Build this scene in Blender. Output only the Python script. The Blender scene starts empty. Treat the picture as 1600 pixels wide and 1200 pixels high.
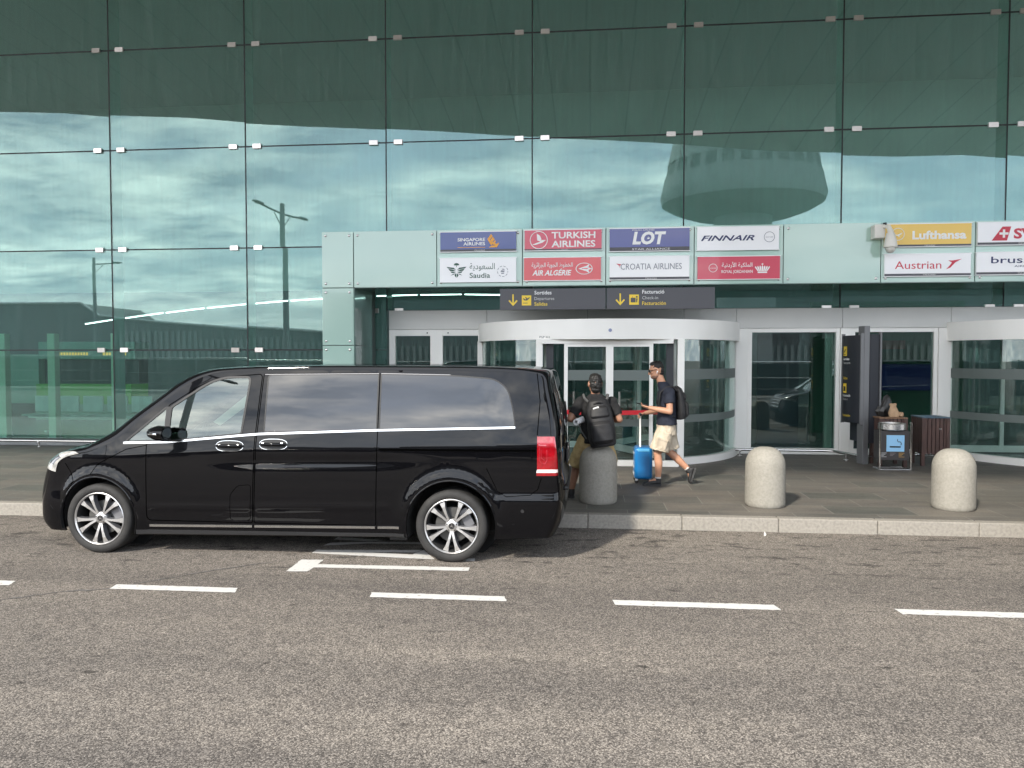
import bpy, bmesh, math, random
from mathutils import Vector, Matrix, geometry, Quaternion
random.seed(7)
R = math.radians
SC = bpy.context.scene
COL = SC.collection

# ------------------------------------------------------------------ camera
cam_d = bpy.data.cameras.new('camera')
cam_d.sensor_width = 36.0
cam_d.lens = 1180.0 / 1600.0 * 36.0
cam_d.clip_start = 0.05
cam_d.clip_end = 3000
cam = bpy.data.objects.new('camera', cam_d)
COL.objects.link(cam)
cam.location = (0, 0, 1.90)
cam.rotation_euler = (R(90) - math.atan(41 / 1180.0), 0, R(5.7))
SC.camera = cam

# ------------------------------------------------------------------ world
SUN_EL = 37.0
SUN_HEAD = Vector((0.486, 0.872, 0)).normalized()      # where shadows run
world = bpy.data.worlds.new('World')
SC.world = world
world.use_nodes = True
nt = world.node_tree
nt.nodes.clear()
def wn(t, **k):
    n = nt.nodes.new(t)
    for a, b in k.items(): setattr(n, a, b)
    return n
def wl(a, b): nt.links.new(a, b)
sky = wn('ShaderNodeTexSky', sky_type='NISHITA')
sky.sun_disc = False
sky.sun_elevation = R(SUN_EL)
sky.sun_rotation = math.atan2(-SUN_HEAD.x, -SUN_HEAD.y)
tc = wn('ShaderNodeTexCoord')
sep = wn('ShaderNodeSeparateXYZ'); wl(tc.outputs['Generated'], sep.inputs[0])
mz = wn('ShaderNodeMath', operation='MAXIMUM'); wl(sep.outputs['Z'], mz.inputs[0]); mz.inputs[1].default_value = 0.0
az = wn('ShaderNodeMath', operation='ADD'); wl(mz.outputs[0], az.inputs[0]); az.inputs[1].default_value = 0.16
dx = wn('ShaderNodeMath', operation='DIVIDE'); wl(sep.outputs['X'], dx.inputs[0]); wl(az.outputs[0], dx.inputs[1])
dy = wn('ShaderNodeMath', operation='DIVIDE'); wl(sep.outputs['Y'], dy.inputs[0]); wl(az.outputs[0], dy.inputs[1])
cx = wn('ShaderNodeCombineXYZ'); wl(dx.outputs[0], cx.inputs[0]); wl(dy.outputs[0], cx.inputs[1])
mp = wn('ShaderNodeMapping'); wl(cx.outputs[0], mp.inputs[0]); mp.inputs['Scale'].default_value = (0.85, 1.1, 1); mp.inputs['Location'].default_value = (3.1, 1.7, 0.4); mp.inputs['Rotation'].default_value = (0, 0, R(14))
n1 = wn('ShaderNodeTexNoise'); wl(mp.outputs[0], n1.inputs['Vector']); n1.inputs['Scale'].default_value = 1.15; n1.inputs['Detail'].default_value = 9; n1.inputs['Roughness'].default_value = 0.58; n1.inputs['Distortion'].default_value = 0.15
n2 = wn('ShaderNodeTexNoise'); wl(mp.outputs[0], n2.inputs['Vector']); n2.inputs['Scale'].default_value = 3.2; n2.inputs['Detail'].default_value = 10; n2.inputs['Roughness'].default_value = 0.6; n2.inputs['Distortion'].default_value = 0.25
r1 = wn('ShaderNodeValToRGB'); wl(n1.outputs['Fac'], r1.inputs[0])
r1.color_ramp.elements[0].position = 0.36; r1.color_ramp.elements[0].color = (0.0, 0.0, 0.0, 1)
r1.color_ramp.elements[1].position = 0.62; r1.color_ramp.elements[1].color = (1, 1, 1, 1)
r2 = wn('ShaderNodeValToRGB'); wl(n2.outputs['Fac'], r2.inputs[0])
r2.color_ramp.elements[0].position = 0.37; r2.color_ramp.elements[0].color = (4.4, 5.0, 5.9, 1)
r2.color_ramp.elements[1].position = 0.66; r2.color_ramp.elements[1].color = (14.8, 14.4, 13.7, 1)
# thin veil everywhere, brighter cloud where the mask is high
veil = wn('ShaderNodeMixRGB', blend_type='MIX'); veil.inputs[0].default_value = 0.72
wl(sky.outputs[0], veil.inputs[1]); veil.inputs[2].default_value = (5.6, 6.4, 7.8, 1)
mixc = wn('ShaderNodeMixRGB', blend_type='MIX'); wl(r1.outputs[0], mixc.inputs[0]); wl(veil.outputs[0], mixc.inputs[1]); wl(r2.outputs[0], mixc.inputs[2])
bg = wn('ShaderNodeBackground'); bg.inputs['Strength'].default_value = 0.15
wl(mixc.outputs[0], bg.inputs[0])
wo = wn('ShaderNodeOutputWorld'); wl(bg.outputs[0], wo.inputs[0])

# ------------------------------------------------------------------ sun
sd = bpy.data.lights.new('sun', 'SUN')
sd.energy = 2.0
sd.angle = R(3.5)
sd.color = (1.0, 0.93, 0.82)
sun = bpy.data.objects.new('sun', sd); COL.objects.link(sun)
ce = math.cos(R(SUN_EL))
sdir = Vector((SUN_HEAD.x * ce, SUN_HEAD.y * ce, -math.sin(R(SUN_EL))))
sun.rotation_euler = sdir.to_track_quat('-Z', 'Y').to_euler()
sun.location = (-20, -30, 40)

# ------------------------------------------------------------------ view
SC.view_settings.view_transform = 'Standard'
SC.view_settings.look = 'None'
SC.view_settings.exposure = 1.60
SC.view_settings.gamma = 1.0
SC.view_settings.use_curve_mapping = False
SC.render.engine = 'CYCLES'
SC.cycles.max_bounces = 10
SC.cycles.transparent_max_bounces = 16
SC.cycles.glossy_bounces = 6
SC.cycles.caustics_reflective = False
SC.cycles.caustics_refractive = False
SC.cycles.sample_clamp_indirect = 6.0
SC.cycles.use_denoising = True

# ------------------------------------------------------------------ materials
def newmat(name):
    m = bpy.data.materials.new(name); m.use_nodes = True
    t = m.node_tree
    return m, t, t.nodes['Principled BSDF']
def P(name, c, rough=0.5, metal=0.0, c2=None, scale=6.0, detail=6, bump=0.0, bscale=None, coat=0.0, ior=1.45, stretch=None, lo=0.35, hi=0.65, rvar=0.0):
    """Principled material with an optional noise-driven second colour, bump and roughness variation, in object space."""
    m, t, b = newmat(name)
    b.inputs['Base Color'].default_value = (*c, 1)
    b.inputs['Roughness'].default_value = rough
    b.inputs['Metallic'].default_value = metal
    b.inputs['IOR'].default_value = ior
    b.inputs['Coat Weight'].default_value = coat
    b.inputs['Coat Roughness'].default_value = 0.03
    if c2 is not None or bump or rvar:
        co = t.nodes.new('ShaderNodeTexCoord')
        mpn = t.nodes.new('ShaderNodeMapping'); t.links.new(co.outputs['Object'], mpn.inputs[0])
        if stretch: mpn.inputs['Scale'].default_value = stretch
        no = t.nodes.new('ShaderNodeTexNoise'); t.links.new(mpn.outputs[0], no.inputs['Vector'])
        no.inputs['Scale'].default_value = scale; no.inputs['Detail'].default_value = detail
        if c2 is not None:
            cr = t.nodes.new('ShaderNodeValToRGB'); t.links.new(no.outputs['Fac'], cr.inputs[0])
            cr.color_ramp.elements[0].position = lo; cr.color_ramp.elements[0].color = (*c, 1)
            cr.color_ramp.elements[1].position = hi; cr.color_ramp.elements[1].color = (*c2, 1)
            t.links.new(cr.outputs[0], b.inputs['Base Color'])
        if rvar:
            mr = t.nodes.new('ShaderNodeMapRange'); t.links.new(no.outputs['Fac'], mr.inputs[0])
            mr.inputs[1].default_value = 0.3; mr.inputs[2].default_value = 0.7
            mr.inputs[3].default_value = max(0, rough - rvar); mr.inputs[4].default_value = rough + rvar
            t.links.new(mr.outputs[0], b.inputs['Roughness'])
        if bump:
            nb = no
            if bscale:
                nb = t.nodes.new('ShaderNodeTexNoise'); t.links.new(mpn.outputs[0], nb.inputs['Vector'])
                nb.inputs['Scale'].default_value = bscale; nb.inputs['Detail'].default_value = 5
            bu = t.nodes.new('ShaderNodeBump'); bu.inputs['Strength'].default_value = bump; bu.inputs['Distance'].default_value = 0.01
            t.links.new(nb.outputs['Fac'], bu.inputs['Height']); t.links.new(bu.outputs[0], b.inputs['Normal'])
    return m
def glass(name, refl, trans, base, ior=1.5, rough=0.0, warp=0.0, wscale=0.7, haze=0.0):
    """Thin sheet glass: mirror reflection (base + Fresnel) over tinted see-through."""
    m = bpy.data.materials.new(name); m.use_nodes = True
    t = m.node_tree; t.nodes.clear()
    out = t.nodes.new('ShaderNodeOutputMaterial')
    g = t.nodes.new('ShaderNodeBsdfGlossy'); g.inputs['Color'].default_value = (*refl, 1); g.inputs['Roughness'].default_value = rough
    tr = t.nodes.new('ShaderNodeBsdfTransparent'); tr.inputs['Color'].default_value = (*trans, 1)
    fr = t.nodes.new('ShaderNodeFresnel'); fr.inputs['IOR'].default_value = ior
    ge = t.nodes.new('ShaderNodeNewGeometry'); im = t.nodes.new('ShaderNodeMath'); im.operation = 'MULTIPLY_ADD'      # inner faces must not mirror totally
    t.links.new(ge.outputs['Backfacing'], im.inputs[0]); im.inputs[1].default_value = 1.0 / ior - ior; im.inputs[2].default_value = ior
    t.links.new(im.outputs[0], fr.inputs['IOR'])
    ad = t.nodes.new('ShaderNodeMath'); ad.operation = 'ADD'; ad.use_clamp = True
    t.links.new(fr.outputs[0], ad.inputs[0]); ad.inputs[1].default_value = base
    mx = t.nodes.new('ShaderNodeMixShader')
    t.links.new(ad.outputs[0], mx.inputs[0]); t.links.new(tr.outputs[0], mx.inputs[1]); t.links.new(g.outputs[0], mx.inputs[2])
    last = mx
    if haze:
        d = t.nodes.new('ShaderNodeBsdfDiffuse'); d.inputs['Color'].default_value = (0.55, 0.66, 0.62, 1)  # pale film, more than dust: put in to lift dark reflections
        m2 = t.nodes.new('ShaderNodeMixShader'); m2.inputs[0].default_value = haze
        if warp:                                     # dust and dried run marks on the big panes
            c3 = t.nodes.new('ShaderNodeTexCoord'); p3 = t.nodes.new('ShaderNodeMapping'); p3.inputs['Scale'].default_value = (5.0, 5.0, 0.35)
            n3 = t.nodes.new('ShaderNodeTexNoise'); n3.inputs['Scale'].default_value = 2.2; n3.inputs['Detail'].default_value = 8; n3.inputs['Roughness'].default_value = 0.7
            t.links.new(c3.outputs['Object'], p3.inputs[0]); t.links.new(p3.outputs[0], n3.inputs['Vector'])
            q3 = t.nodes.new('ShaderNodeMapRange'); q3.inputs[1].default_value = 0.35; q3.inputs[2].default_value = 0.75; q3.inputs[3].default_value = haze * 0.55; q3.inputs[4].default_value = haze * 2.1
            t.links.new(n3.outputs['Fac'], q3.inputs[0]); t.links.new(q3.outputs[0], m2.inputs[0])
        t.links.new(mx.outputs[0], m2.inputs[1]); t.links.new(d.outputs[0], m2.inputs[2]); last = m2
    if warp:
        co = t.nodes.new('ShaderNodeTexCoord')
        no = t.nodes.new('ShaderNodeTexNoise'); no.inputs['Scale'].default_value = wscale; no.inputs['Detail'].default_value = 1
        t.links.new(co.outputs['Object'], no.inputs['Vector'])
        bu = t.nodes.new('ShaderNodeBump'); bu.inputs['Strength'].default_value = warp; bu.inputs['Distance'].default_value = 0.02
        t.links.new(no.outputs['Fac'], bu.inputs['Height'])
        t.links.new(bu.outputs[0], g.inputs['Normal'])
    t.links.new(last.outputs[0], out.inputs[0])
    return m
def emit(name, c, s):
    m = bpy.data.materials.new(name); m.use_nodes = True
    t = m.node_tree; b = t.nodes['Principled BSDF']
    b.inputs['Base Color'].default_value = (*c, 1); b.inputs['Emission Color'].default_value = (*c, 1); b.inputs['Emission Strength'].default_value = s
    return m

# ------------------------------------------------------------------ objects
def wmat(o):
    m = Matrix.Identity(4)
    while o is not None:
        m = Matrix.LocRotScale(o.location, o.rotation_euler, o.scale) @ m
        o = o.parent
    return m
def thing(name, label, cat, loc=(0, 0, 0), rz=0.0, group=None, kind=None):
    o = bpy.data.objects.new(name, None); COL.objects.link(o)
    o.location = loc; o.rotation_euler = (0, 0, rz); o.empty_display_size = 0.2
    tag(o, label, cat, group, kind)
    return o
def tag(o, label=None, cat=None, group=None, kind=None):
    if label: o['label'] = label
    if cat: o['category'] = cat
    if group: o['group'] = group
    if kind: o['kind'] = kind
    return o
def copy_tree(o, parent=None):
    c = o.copy(); COL.objects.link(c); c.parent = parent
    for ch in list(o.children): copy_tree(ch, c)
    return c

def frame_z(d):
    d = Vector(d).normalized()
    a = Vector((0, 0, 1)) if abs(d.z) < 0.95 else Vector((1, 0, 0))
    u = a.cross(d).normalized(); v = d.cross(u)
    return u, v, d

class B:
    """Collects shapes in world (or, with local=True at build, parent) coordinates into one mesh."""
    def __init__(s): s.bm = bmesh.new(); s.mi = 0
    def _f(s, vs):
        try:
            f = s.bm.faces.new(vs); f.material_index = s.mi; return f
        except ValueError: return None
    def box(s, x0, x1, y0, y1, z0, z1, M=None):
        c = [Vector((x, y, z)) for z in (z0, z1) for y in (y0, y1) for x in (x0, x1)]
        if M: c = [M @ v for v in c]
        v = [s.bm.verts.new(p) for p in c]
        for q in ((0, 2, 3, 1), (4, 5, 7, 6), (0, 1, 5, 4), (2, 6, 7, 3), (0, 4, 6, 2), (1, 3, 7, 5)): s._f([v[i] for i in q])
        return s
    def cyl(s, p0, p1, r0, r1=None, seg=20, caps=True):
        if r1 is None: r1 = r0
        p0 = Vector(p0); p1 = Vector(p1); u, v, d = frame_z(p1 - p0)
        A = [s.bm.verts.new(p0 + (u * math.cos(2 * math.pi * i / seg) + v * math.sin(2 * math.pi * i / seg)) * r0) for i in range(seg)]
        Bv = [s.bm.verts.new(p1 + (u * math.cos(2 * math.pi * i / seg) + v * math.sin(2 * math.pi * i / seg)) * r1) for i in range(seg)]
        for i in range(seg): s._f([A[i], A[(i + 1) % seg], Bv[(i + 1) % seg], Bv[i]])
        if caps: s._f(A[::-1]); s._f(Bv)
        return s
    def tube(s, pts, r, seg=8, caps=True):
        pts = [Vector(p) for p in pts]; rings = []
        u = None
        for i, p in enumerate(pts):
            d = (pts[min(i + 1, len(pts) - 1)] - pts[max(i - 1, 0)]).normalized()
            if u is None: u, v, _ = frame_z(d)
            u = (u - d * u.dot(d)).normalized(); v = d.cross(u)
            rr = r[i] if isinstance(r, (list, tuple)) else r
            rings.append([s.bm.verts.new(p + (u * math.cos(2 * math.pi * k / seg) + v * math.sin(2 * math.pi * k / seg)) * rr) for k in range(seg)])
        for a, b in zip(rings, rings[1:]):
            for k in range(seg): s._f([a[k], a[(k + 1) % seg], b[(k + 1) % seg], b[k]])
        if caps: s._f(rings[0][::-1]); s._f(rings[-1])
        return s
    def lathe(s, prof, c=(0, 0, 0), axis=(0, 0, 1), seg=32, a0=0.0, a1=2 * math.pi):
        """prof: (radius, height along axis)"""
        c = Vector(c); u, v, d = frame_z(axis); full = abs(a1 - a0 - 2 * math.pi) < 1e-6
        n = seg if full else seg + 1; rings = []
        for r, h in prof:
            if r < 1e-6 and full: rings.append([s.bm.verts.new(c + d * h)]); continue
            rings.append([s.bm.verts.new(c + d * h + (u * math.cos(a0 + (a1 - a0) * k / seg) + v * math.sin(a0 + (a1 - a0) * k / seg)) * r) for k in range(n)])
        for a, b in zip(rings, rings[1:]):
            for k in range(seg):
                k2 = (k + 1) % n
                if len(a) == 1 and len(b) == 1: continue
                if len(a) == 1: s._f([a[0], b[k2], b[k]])
                elif len(b) == 1: s._f([a[k], a[k2], b[0]])
                else: s._f([a[k], a[k2], b[k2], b[k]])
        return s
    def prism(s, poly, y0, y1, M=None):
        """poly in (x, z), thickness along y from y0 (front) to y1"""
        f = lambda p, y: (M @ Vector((p[0], y, p[1]))) if M else Vector((p[0], y, p[1]))
        a = [s.bm.verts.new(f(p, y0)) for p in poly]; b = [s.bm.verts.new(f(p, y1)) for p in poly]
        n = len(poly)
        s._f(a); s._f(b[::-1])
        for i in range(n): s._f([a[(i + 1) % n], a[i], b[i], b[(i + 1) % n]])
        return s
    def flat(s, poly, z):
        s._f([s.bm.verts.new((p[0], p[1], z)) for p in poly]); return s
    def ell(s, c, r, M=None, seg=16, rings=10):
        c = Vector(c); rows = []
        for i in range(rings + 1):
            th = math.pi * i / rings
            row = []
            for k in range(1 if i in (0, rings) else seg):
                ph = 2 * math.pi * k / seg
                p = Vector((r[0] * math.sin(th) * math.cos(ph), r[1] * math.sin(th) * math.sin(ph), r[2] * math.cos(th)))
                if M: p = M @ p
                row.append(s.bm.verts.new(c + p))
            rows.append(row)
        for a, b in zip(rows, rows[1:]):
            for k in range(seg):
                k2 = (k + 1) % seg
                if len(a) == 1: s._f([a[0], b[k], b[k2]])
                elif len(b) == 1: s._f([a[k], b[0], a[k2]])
                else: s._f([a[k], b[k], b[k2], a[k2]])
        return s
    def cap(s, p0, p1, r0, r1, seg=14):
        """tapered capsule"""
        p0 = Vector(p0); p1 = Vector(p1); L = (p1 - p0).length; pr = []
        for i in range(6): a = math.pi / 2 * i / 5; pr.append((r0 * math.sin(a), -r0 * math.cos(a)))
        for i in range(6): a = math.pi / 2 * i / 5; pr.append((r1 * math.cos(a), L + r1 * math.sin(a)))
        pr[-1] = (0, L + r1)
        return s.lathe(pr, p0, p1 - p0, seg)
    def text(s, txt, x, y, z, h, w=None, align='L', shear=0.0, bold=0.0, depth=0.003):
        cu = bpy.data.curves.new('t', 'FONT'); cu.body = txt; cu.size = 1.0; cu.shear = shear; cu.offset = bold; cu.extrude = 0.0
        cu.resolution_u = 3
        o = bpy.data.objects.new('t', cu); COL.objects.link(o)
        bpy.context.view_layer.update()
        me = o.evaluated_get(bpy.context.evaluated_depsgraph_get()).to_mesh()
        vs = [v.co.copy() for v in me.vertices]; fs = [list(p.vertices) for p in me.polygons]
        o.to_mesh_clear(); bpy.data.objects.remove(o); bpy.data.curves.remove(cu)
        if not vs: return s
        x0 = min(v.x for v in vs); x1 = max(v.x for v in vs)
        k = h / 0.70
        kx = (w / (x1 - x0)) if w else k
        off = {'L': 0, 'C': -(x1 - x0) * kx / 2, 'R': -(x1 - x0) * kx}[align]
        nv = [s.bm.verts.new((x + off + (v.x - x0) * kx, y, z + v.y * k)) for v in vs]
        for f in fs: s._f([nv[i] for i in f])
        return s
    def build(s, name, mats, parent=None, local=False, smooth=False, angle=40, bevel=0.0, bseg=2, recalc=True, sub=0):
        me = bpy.data.meshes.new(name)
        if parent is not None and not local: s.bm.transform(wmat(parent).inverted())
        if recalc: bmesh.ops.recalc_face_normals(s.bm, faces=s.bm.faces[:])
        s.bm.to_mesh(me); s.bm.free()
        for m in (mats if isinstance(mats, (list, tuple)) else [mats]): me.materials.append(m)
        if smooth:
            me.polygons.foreach_set('use_smooth', [True] * len(me.polygons))
            if angle < 180: me.set_sharp_from_angle(angle=R(angle))
        o = bpy.data.objects.new(name, me); COL.objects.link(o); o.parent = parent
        if bevel:
            bv = o.modifiers.new('bevel', 'BEVEL'); bv.width = bevel; bv.segments = bseg; bv.limit_method = 'ANGLE'; bv.angle_limit = R(35)
        if sub:
            sb = o.modifiers.new('sub', 'SUBSURF'); sb.levels = sub; sb.render_levels = sub
        return o

def fused(b, name, mats, parent, voxel=0.006, smooth=6, local=False):
    """Fuse overlapping closed shapes into one continuous skin."""
    o = b.build(name, mats, parent, local=local)
    rm = o.modifiers.new('r', 'REMESH'); rm.mode = 'VOXEL'; rm.voxel_size = voxel
    sm = o.modifiers.new('s', 'SMOOTH'); sm.factor = 0.5; sm.iterations = smooth
    bpy.context.view_layer.update()
    me = bpy.data.meshes.new_from_object(o.evaluated_get(bpy.context.evaluated_depsgraph_get()))
    o.modifiers.clear()
    old = o.data; o.data = me; me.name = name; bpy.data.meshes.remove(old)
    me.polygons.foreach_set('use_smooth', [True] * len(me.polygons))
    return o
def ring2(cx, cz, r0, r1, n=28, sx=1.0):
    """a flat ring as quads (list of polys) in (x, z)"""
    out = []
    for i in range(n):
        a, b = 2 * math.pi * i / n, 2 * math.pi * (i + 1) / n
        out.append([(cx + sx * r0 * math.cos(a), cz + r0 * math.sin(a)), (cx + sx * r1 * math.cos(a), cz + r1 * math.sin(a)),
                    (cx + sx * r1 * math.cos(b), cz + r1 * math.sin(b)), (cx + sx * r0 * math.cos(b), cz + r0 * math.sin(b))])
    return out
def face2(b, poly, y):
    b._f([b.bm.verts.new((p[0], y, p[1])) for p in poly])
# ================================================================== GROUND
def asphalt():
    m, t, b = newmat('asphalt')
    N = lambda k: t.nodes.new(k); L = t.links.new
    co = N('ShaderNodeTexCoord')
    # stones of the aggregate
    vo = N('ShaderNodeTexVoronoi'); vo.inputs['Scale'].default_value = 135; L(co.outputs['Object'], vo.inputs['Vector'])
    rc = N('ShaderNodeValToRGB'); L(vo.outputs['Color'], rc.inputs[0])
    e = rc.color_ramp.elements
    e[0].position = 0.12; e[0].color = (0.078, 0.070, 0.063, 1)
    e[1].position = 0.90; e[1].color = (0.39, 0.352, 0.31, 1)
    x = e.new(0.5); x.color = (0.180, 0.162, 0.143, 1)
    # binder between stones
    rd = N('ShaderNodeValToRGB'); L(vo.outputs['Distance'], rd.inputs[0])
    rd.color_ramp.elements[0].position = 0.30; rd.color_ramp.elements[0].color = (1, 1, 1, 1)
    rd.color_ramp.elements[1].position = 0.85; rd.color_ramp.elements[1].color = (0.62, 0.62, 0.62, 1)
    mu = N('ShaderNodeMixRGB'); mu.blend_type = 'MULTIPLY'; mu.inputs[0].default_value = 1; L(rc.outputs[0], mu.inputs[1]); L(rd.outputs[0], mu.inputs[2])
    # broad wear, stretched along the lane
    mp = N('ShaderNodeMapping'); mp.inputs['Scale'].default_value = (0.22, 0.75, 1); L(co.outputs['Object'], mp.inputs[0])
    n1 = N('ShaderNodeTexNoise'); n1.inputs['Scale'].default_value = 1.3; n1.inputs['Detail'].default_value = 6; L(mp.outputs[0], n1.inputs['Vector'])
    r1 = N('ShaderNodeValToRGB'); L(n1.outputs['Fac'], r1.inputs[0])
    r1.color_ramp.elements[0].position = 0.3; r1.color_ramp.elements[0].color = (0.78, 0.78, 0.79, 1)
    r1.color_ramp.elements[1].position = 0.7; r1.color_ramp.elements[1].color = (1.12, 1.11, 1.09, 1)
    m2 = N('ShaderNodeMixRGB'); m2.blend_type = 'MULTIPLY'; m2.inputs[0].default_value = 1; L(mu.outputs[0], m2.inputs[1]); L(r1.outputs[0], m2.inputs[2])
    # mottling at hand size
    n3 = N('ShaderNodeTexNoise'); n3.inputs['Scale'].default_value = 9; n3.inputs['Detail'].default_value = 8; n3.inputs['Roughness'].default_value = 0.7; L(co.outputs['Object'], n3.inputs['Vector'])
    r3 = N('ShaderNodeValToRGB'); L(n3.outputs['Fac'], r3.inputs[0])
    r3.color_ramp.elements[0].position = 0.32; r3.color_ramp.elements[0].color = (0.74, 0.74, 0.75, 1)
    r3.color_ramp.elements[1].position = 0.62; r3.color_ramp.elements[1].color = (1.06, 1.05, 1.04, 1)
    m3 = N('ShaderNodeMixRGB'); m3.blend_type = 'MULTIPLY'; m3.inputs[0].default_value = 1; L(m2.outputs[0], m3.inputs[1]); L(r3.outputs[0], m3.inputs[2])
    # small oil spots, elongated, thicker near the parking lane
    mo = N('ShaderNodeMapping'); mo.inputs['Scale'].default_value = (1.0, 2.3, 1); L(co.outputs['Object'], mo.inputs[0])
    n4 = N('ShaderNodeTexNoise'); n4.inputs['Scale'].default_value = 2.4; n4.inputs['Detail'].default_value = 9; n4.inputs['Roughness'].default_value = 0.72; L(mo.outputs[0], n4.inputs['Vector'])
    sp = N('ShaderNodeSeparateXYZ'); L(co.outputs['Object'], sp.inputs[0])
    mr = N('ShaderNodeMapRange'); L(sp.outputs['Y'], mr.inputs[0]); mr.inputs[1].default_value = 5.8; mr.inputs[2].default_value = 7.0; mr.inputs[3].default_value = -0.012; mr.inputs[4].default_value = 0.075
    sb = N('ShaderNodeMath'); sb.operation = 'SUBTRACT'; L(n4.outputs['Fac'], sb.inputs[0]); L(mr.outputs[0], sb.inputs[1])
    r4 = N('ShaderNodeValToRGB'); L(sb.outputs[0], r4.inputs[0])
    r4.color_ramp.elements[0].position = 0.30; r4.color_ramp.elements[0].color = (0.34, 0.34, 0.35, 1)
    r4.color_ramp.elements[1].position = 0.385; r4.color_ramp.elements[1].color = (1, 1, 1, 1)
    m4 = N('ShaderNodeMixRGB'); m4.blend_type = 'MULTIPLY'; m4.inputs[0].default_value = 1; L(m3.outputs[0], m4.inputs[1]); L(r4.outputs[0], m4.inputs[2])
    # tar marks, a hand long
    mo5 = N('ShaderNodeMapping'); mo5.inputs['Scale'].default_value = (2.0, 3.6, 1); mo5.inputs['Location'].default_value = (7, 3, 0); L(co.outputs['Object'], mo5.inputs[0])
    v5 = N('ShaderNodeTexVoronoi'); v5.inputs['Scale'].default_value = 0.85; v5.inputs['Randomness'].default_value = 1.0; L(mo5.outputs[0], v5.inputs['Vector'])
    n5 = N('ShaderNodeTexNoise'); n5.inputs['Scale'].default_value = 16; n5.inputs['Detail'].default_value = 4; L(co.outputs['Object'], n5.inputs['Vector'])
    a5 = N('ShaderNodeMath'); a5.operation = 'MULTIPLY_ADD'; L(n5.outputs['Fac'], a5.inputs[0]); a5.inputs[1].default_value = 0.30; L(v5.outputs['Distance'], a5.inputs[2])
    r5 = N('ShaderNodeValToRGB'); L(a5.outputs[0], r5.inputs[0])
    r5.color_ramp.elements[0].position = 0.185; r5.color_ramp.elements[0].color = (0.40, 0.40, 0.40, 1)
    r5.color_ramp.elements[1].position = 0.235; r5.color_ramp.elements[1].color = (1, 1, 1, 1)
    m5 = N('ShaderNodeMixRGB'); m5.blend_type = 'MULTIPLY'; m5.inputs[0].default_value = 1; L(m4.outputs[0], m5.inputs[1]); L(r5.outputs[0], m5.inputs[2])
    # lanes polished by tyres, long faint bands
    mo6 = N('ShaderNodeMapping'); mo6.inputs['Scale'].default_value = (0.035, 1.0, 1); mo6.inputs['Location'].default_value = (2, 5, 0); L(co.outputs['Object'], mo6.inputs[0])
    n6 = N('ShaderNodeTexNoise'); n6.inputs['Scale'].default_value = 1.15; n6.inputs['Detail'].default_value = 5; L(mo6.outputs[0], n6.inputs['Vector'])
    r6 = N('ShaderNodeValToRGB'); L(n6.outputs['Fac'], r6.inputs[0])
    r6.color_ramp.elements[0].position = 0.36; r6.color_ramp.elements[0].color = (0.84, 0.84, 0.845, 1)
    r6.color_ramp.elements[1].position = 0.64; r6.color_ramp.elements[1].color = (1.10, 1.095, 1.08, 1)
    m6 = N('ShaderNodeMixRGB'); m6.blend_type = 'MULTIPLY'; m6.inputs[0].default_value = 1; L(m5.outputs[0], m6.inputs[1]); L(r6.outputs[0], m6.inputs[2])
    L(m6.outputs[0], b.inputs['Base Color'])
    b.inputs['Roughness'].default_value = 0.88
    b.inputs['Specular IOR Level'].default_value = 0.3
    bu = N('ShaderNodeBump'); bu.inputs['Strength'].default_value = 0.4; bu.inputs['Distance'].default_value = 0.004; bu.invert = True
    L(vo.outputs['Distance'], bu.inputs['Height']); L(bu.outputs[0], b.inputs['Normal'])
    return m
M_ASPHALT = asphalt()

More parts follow.
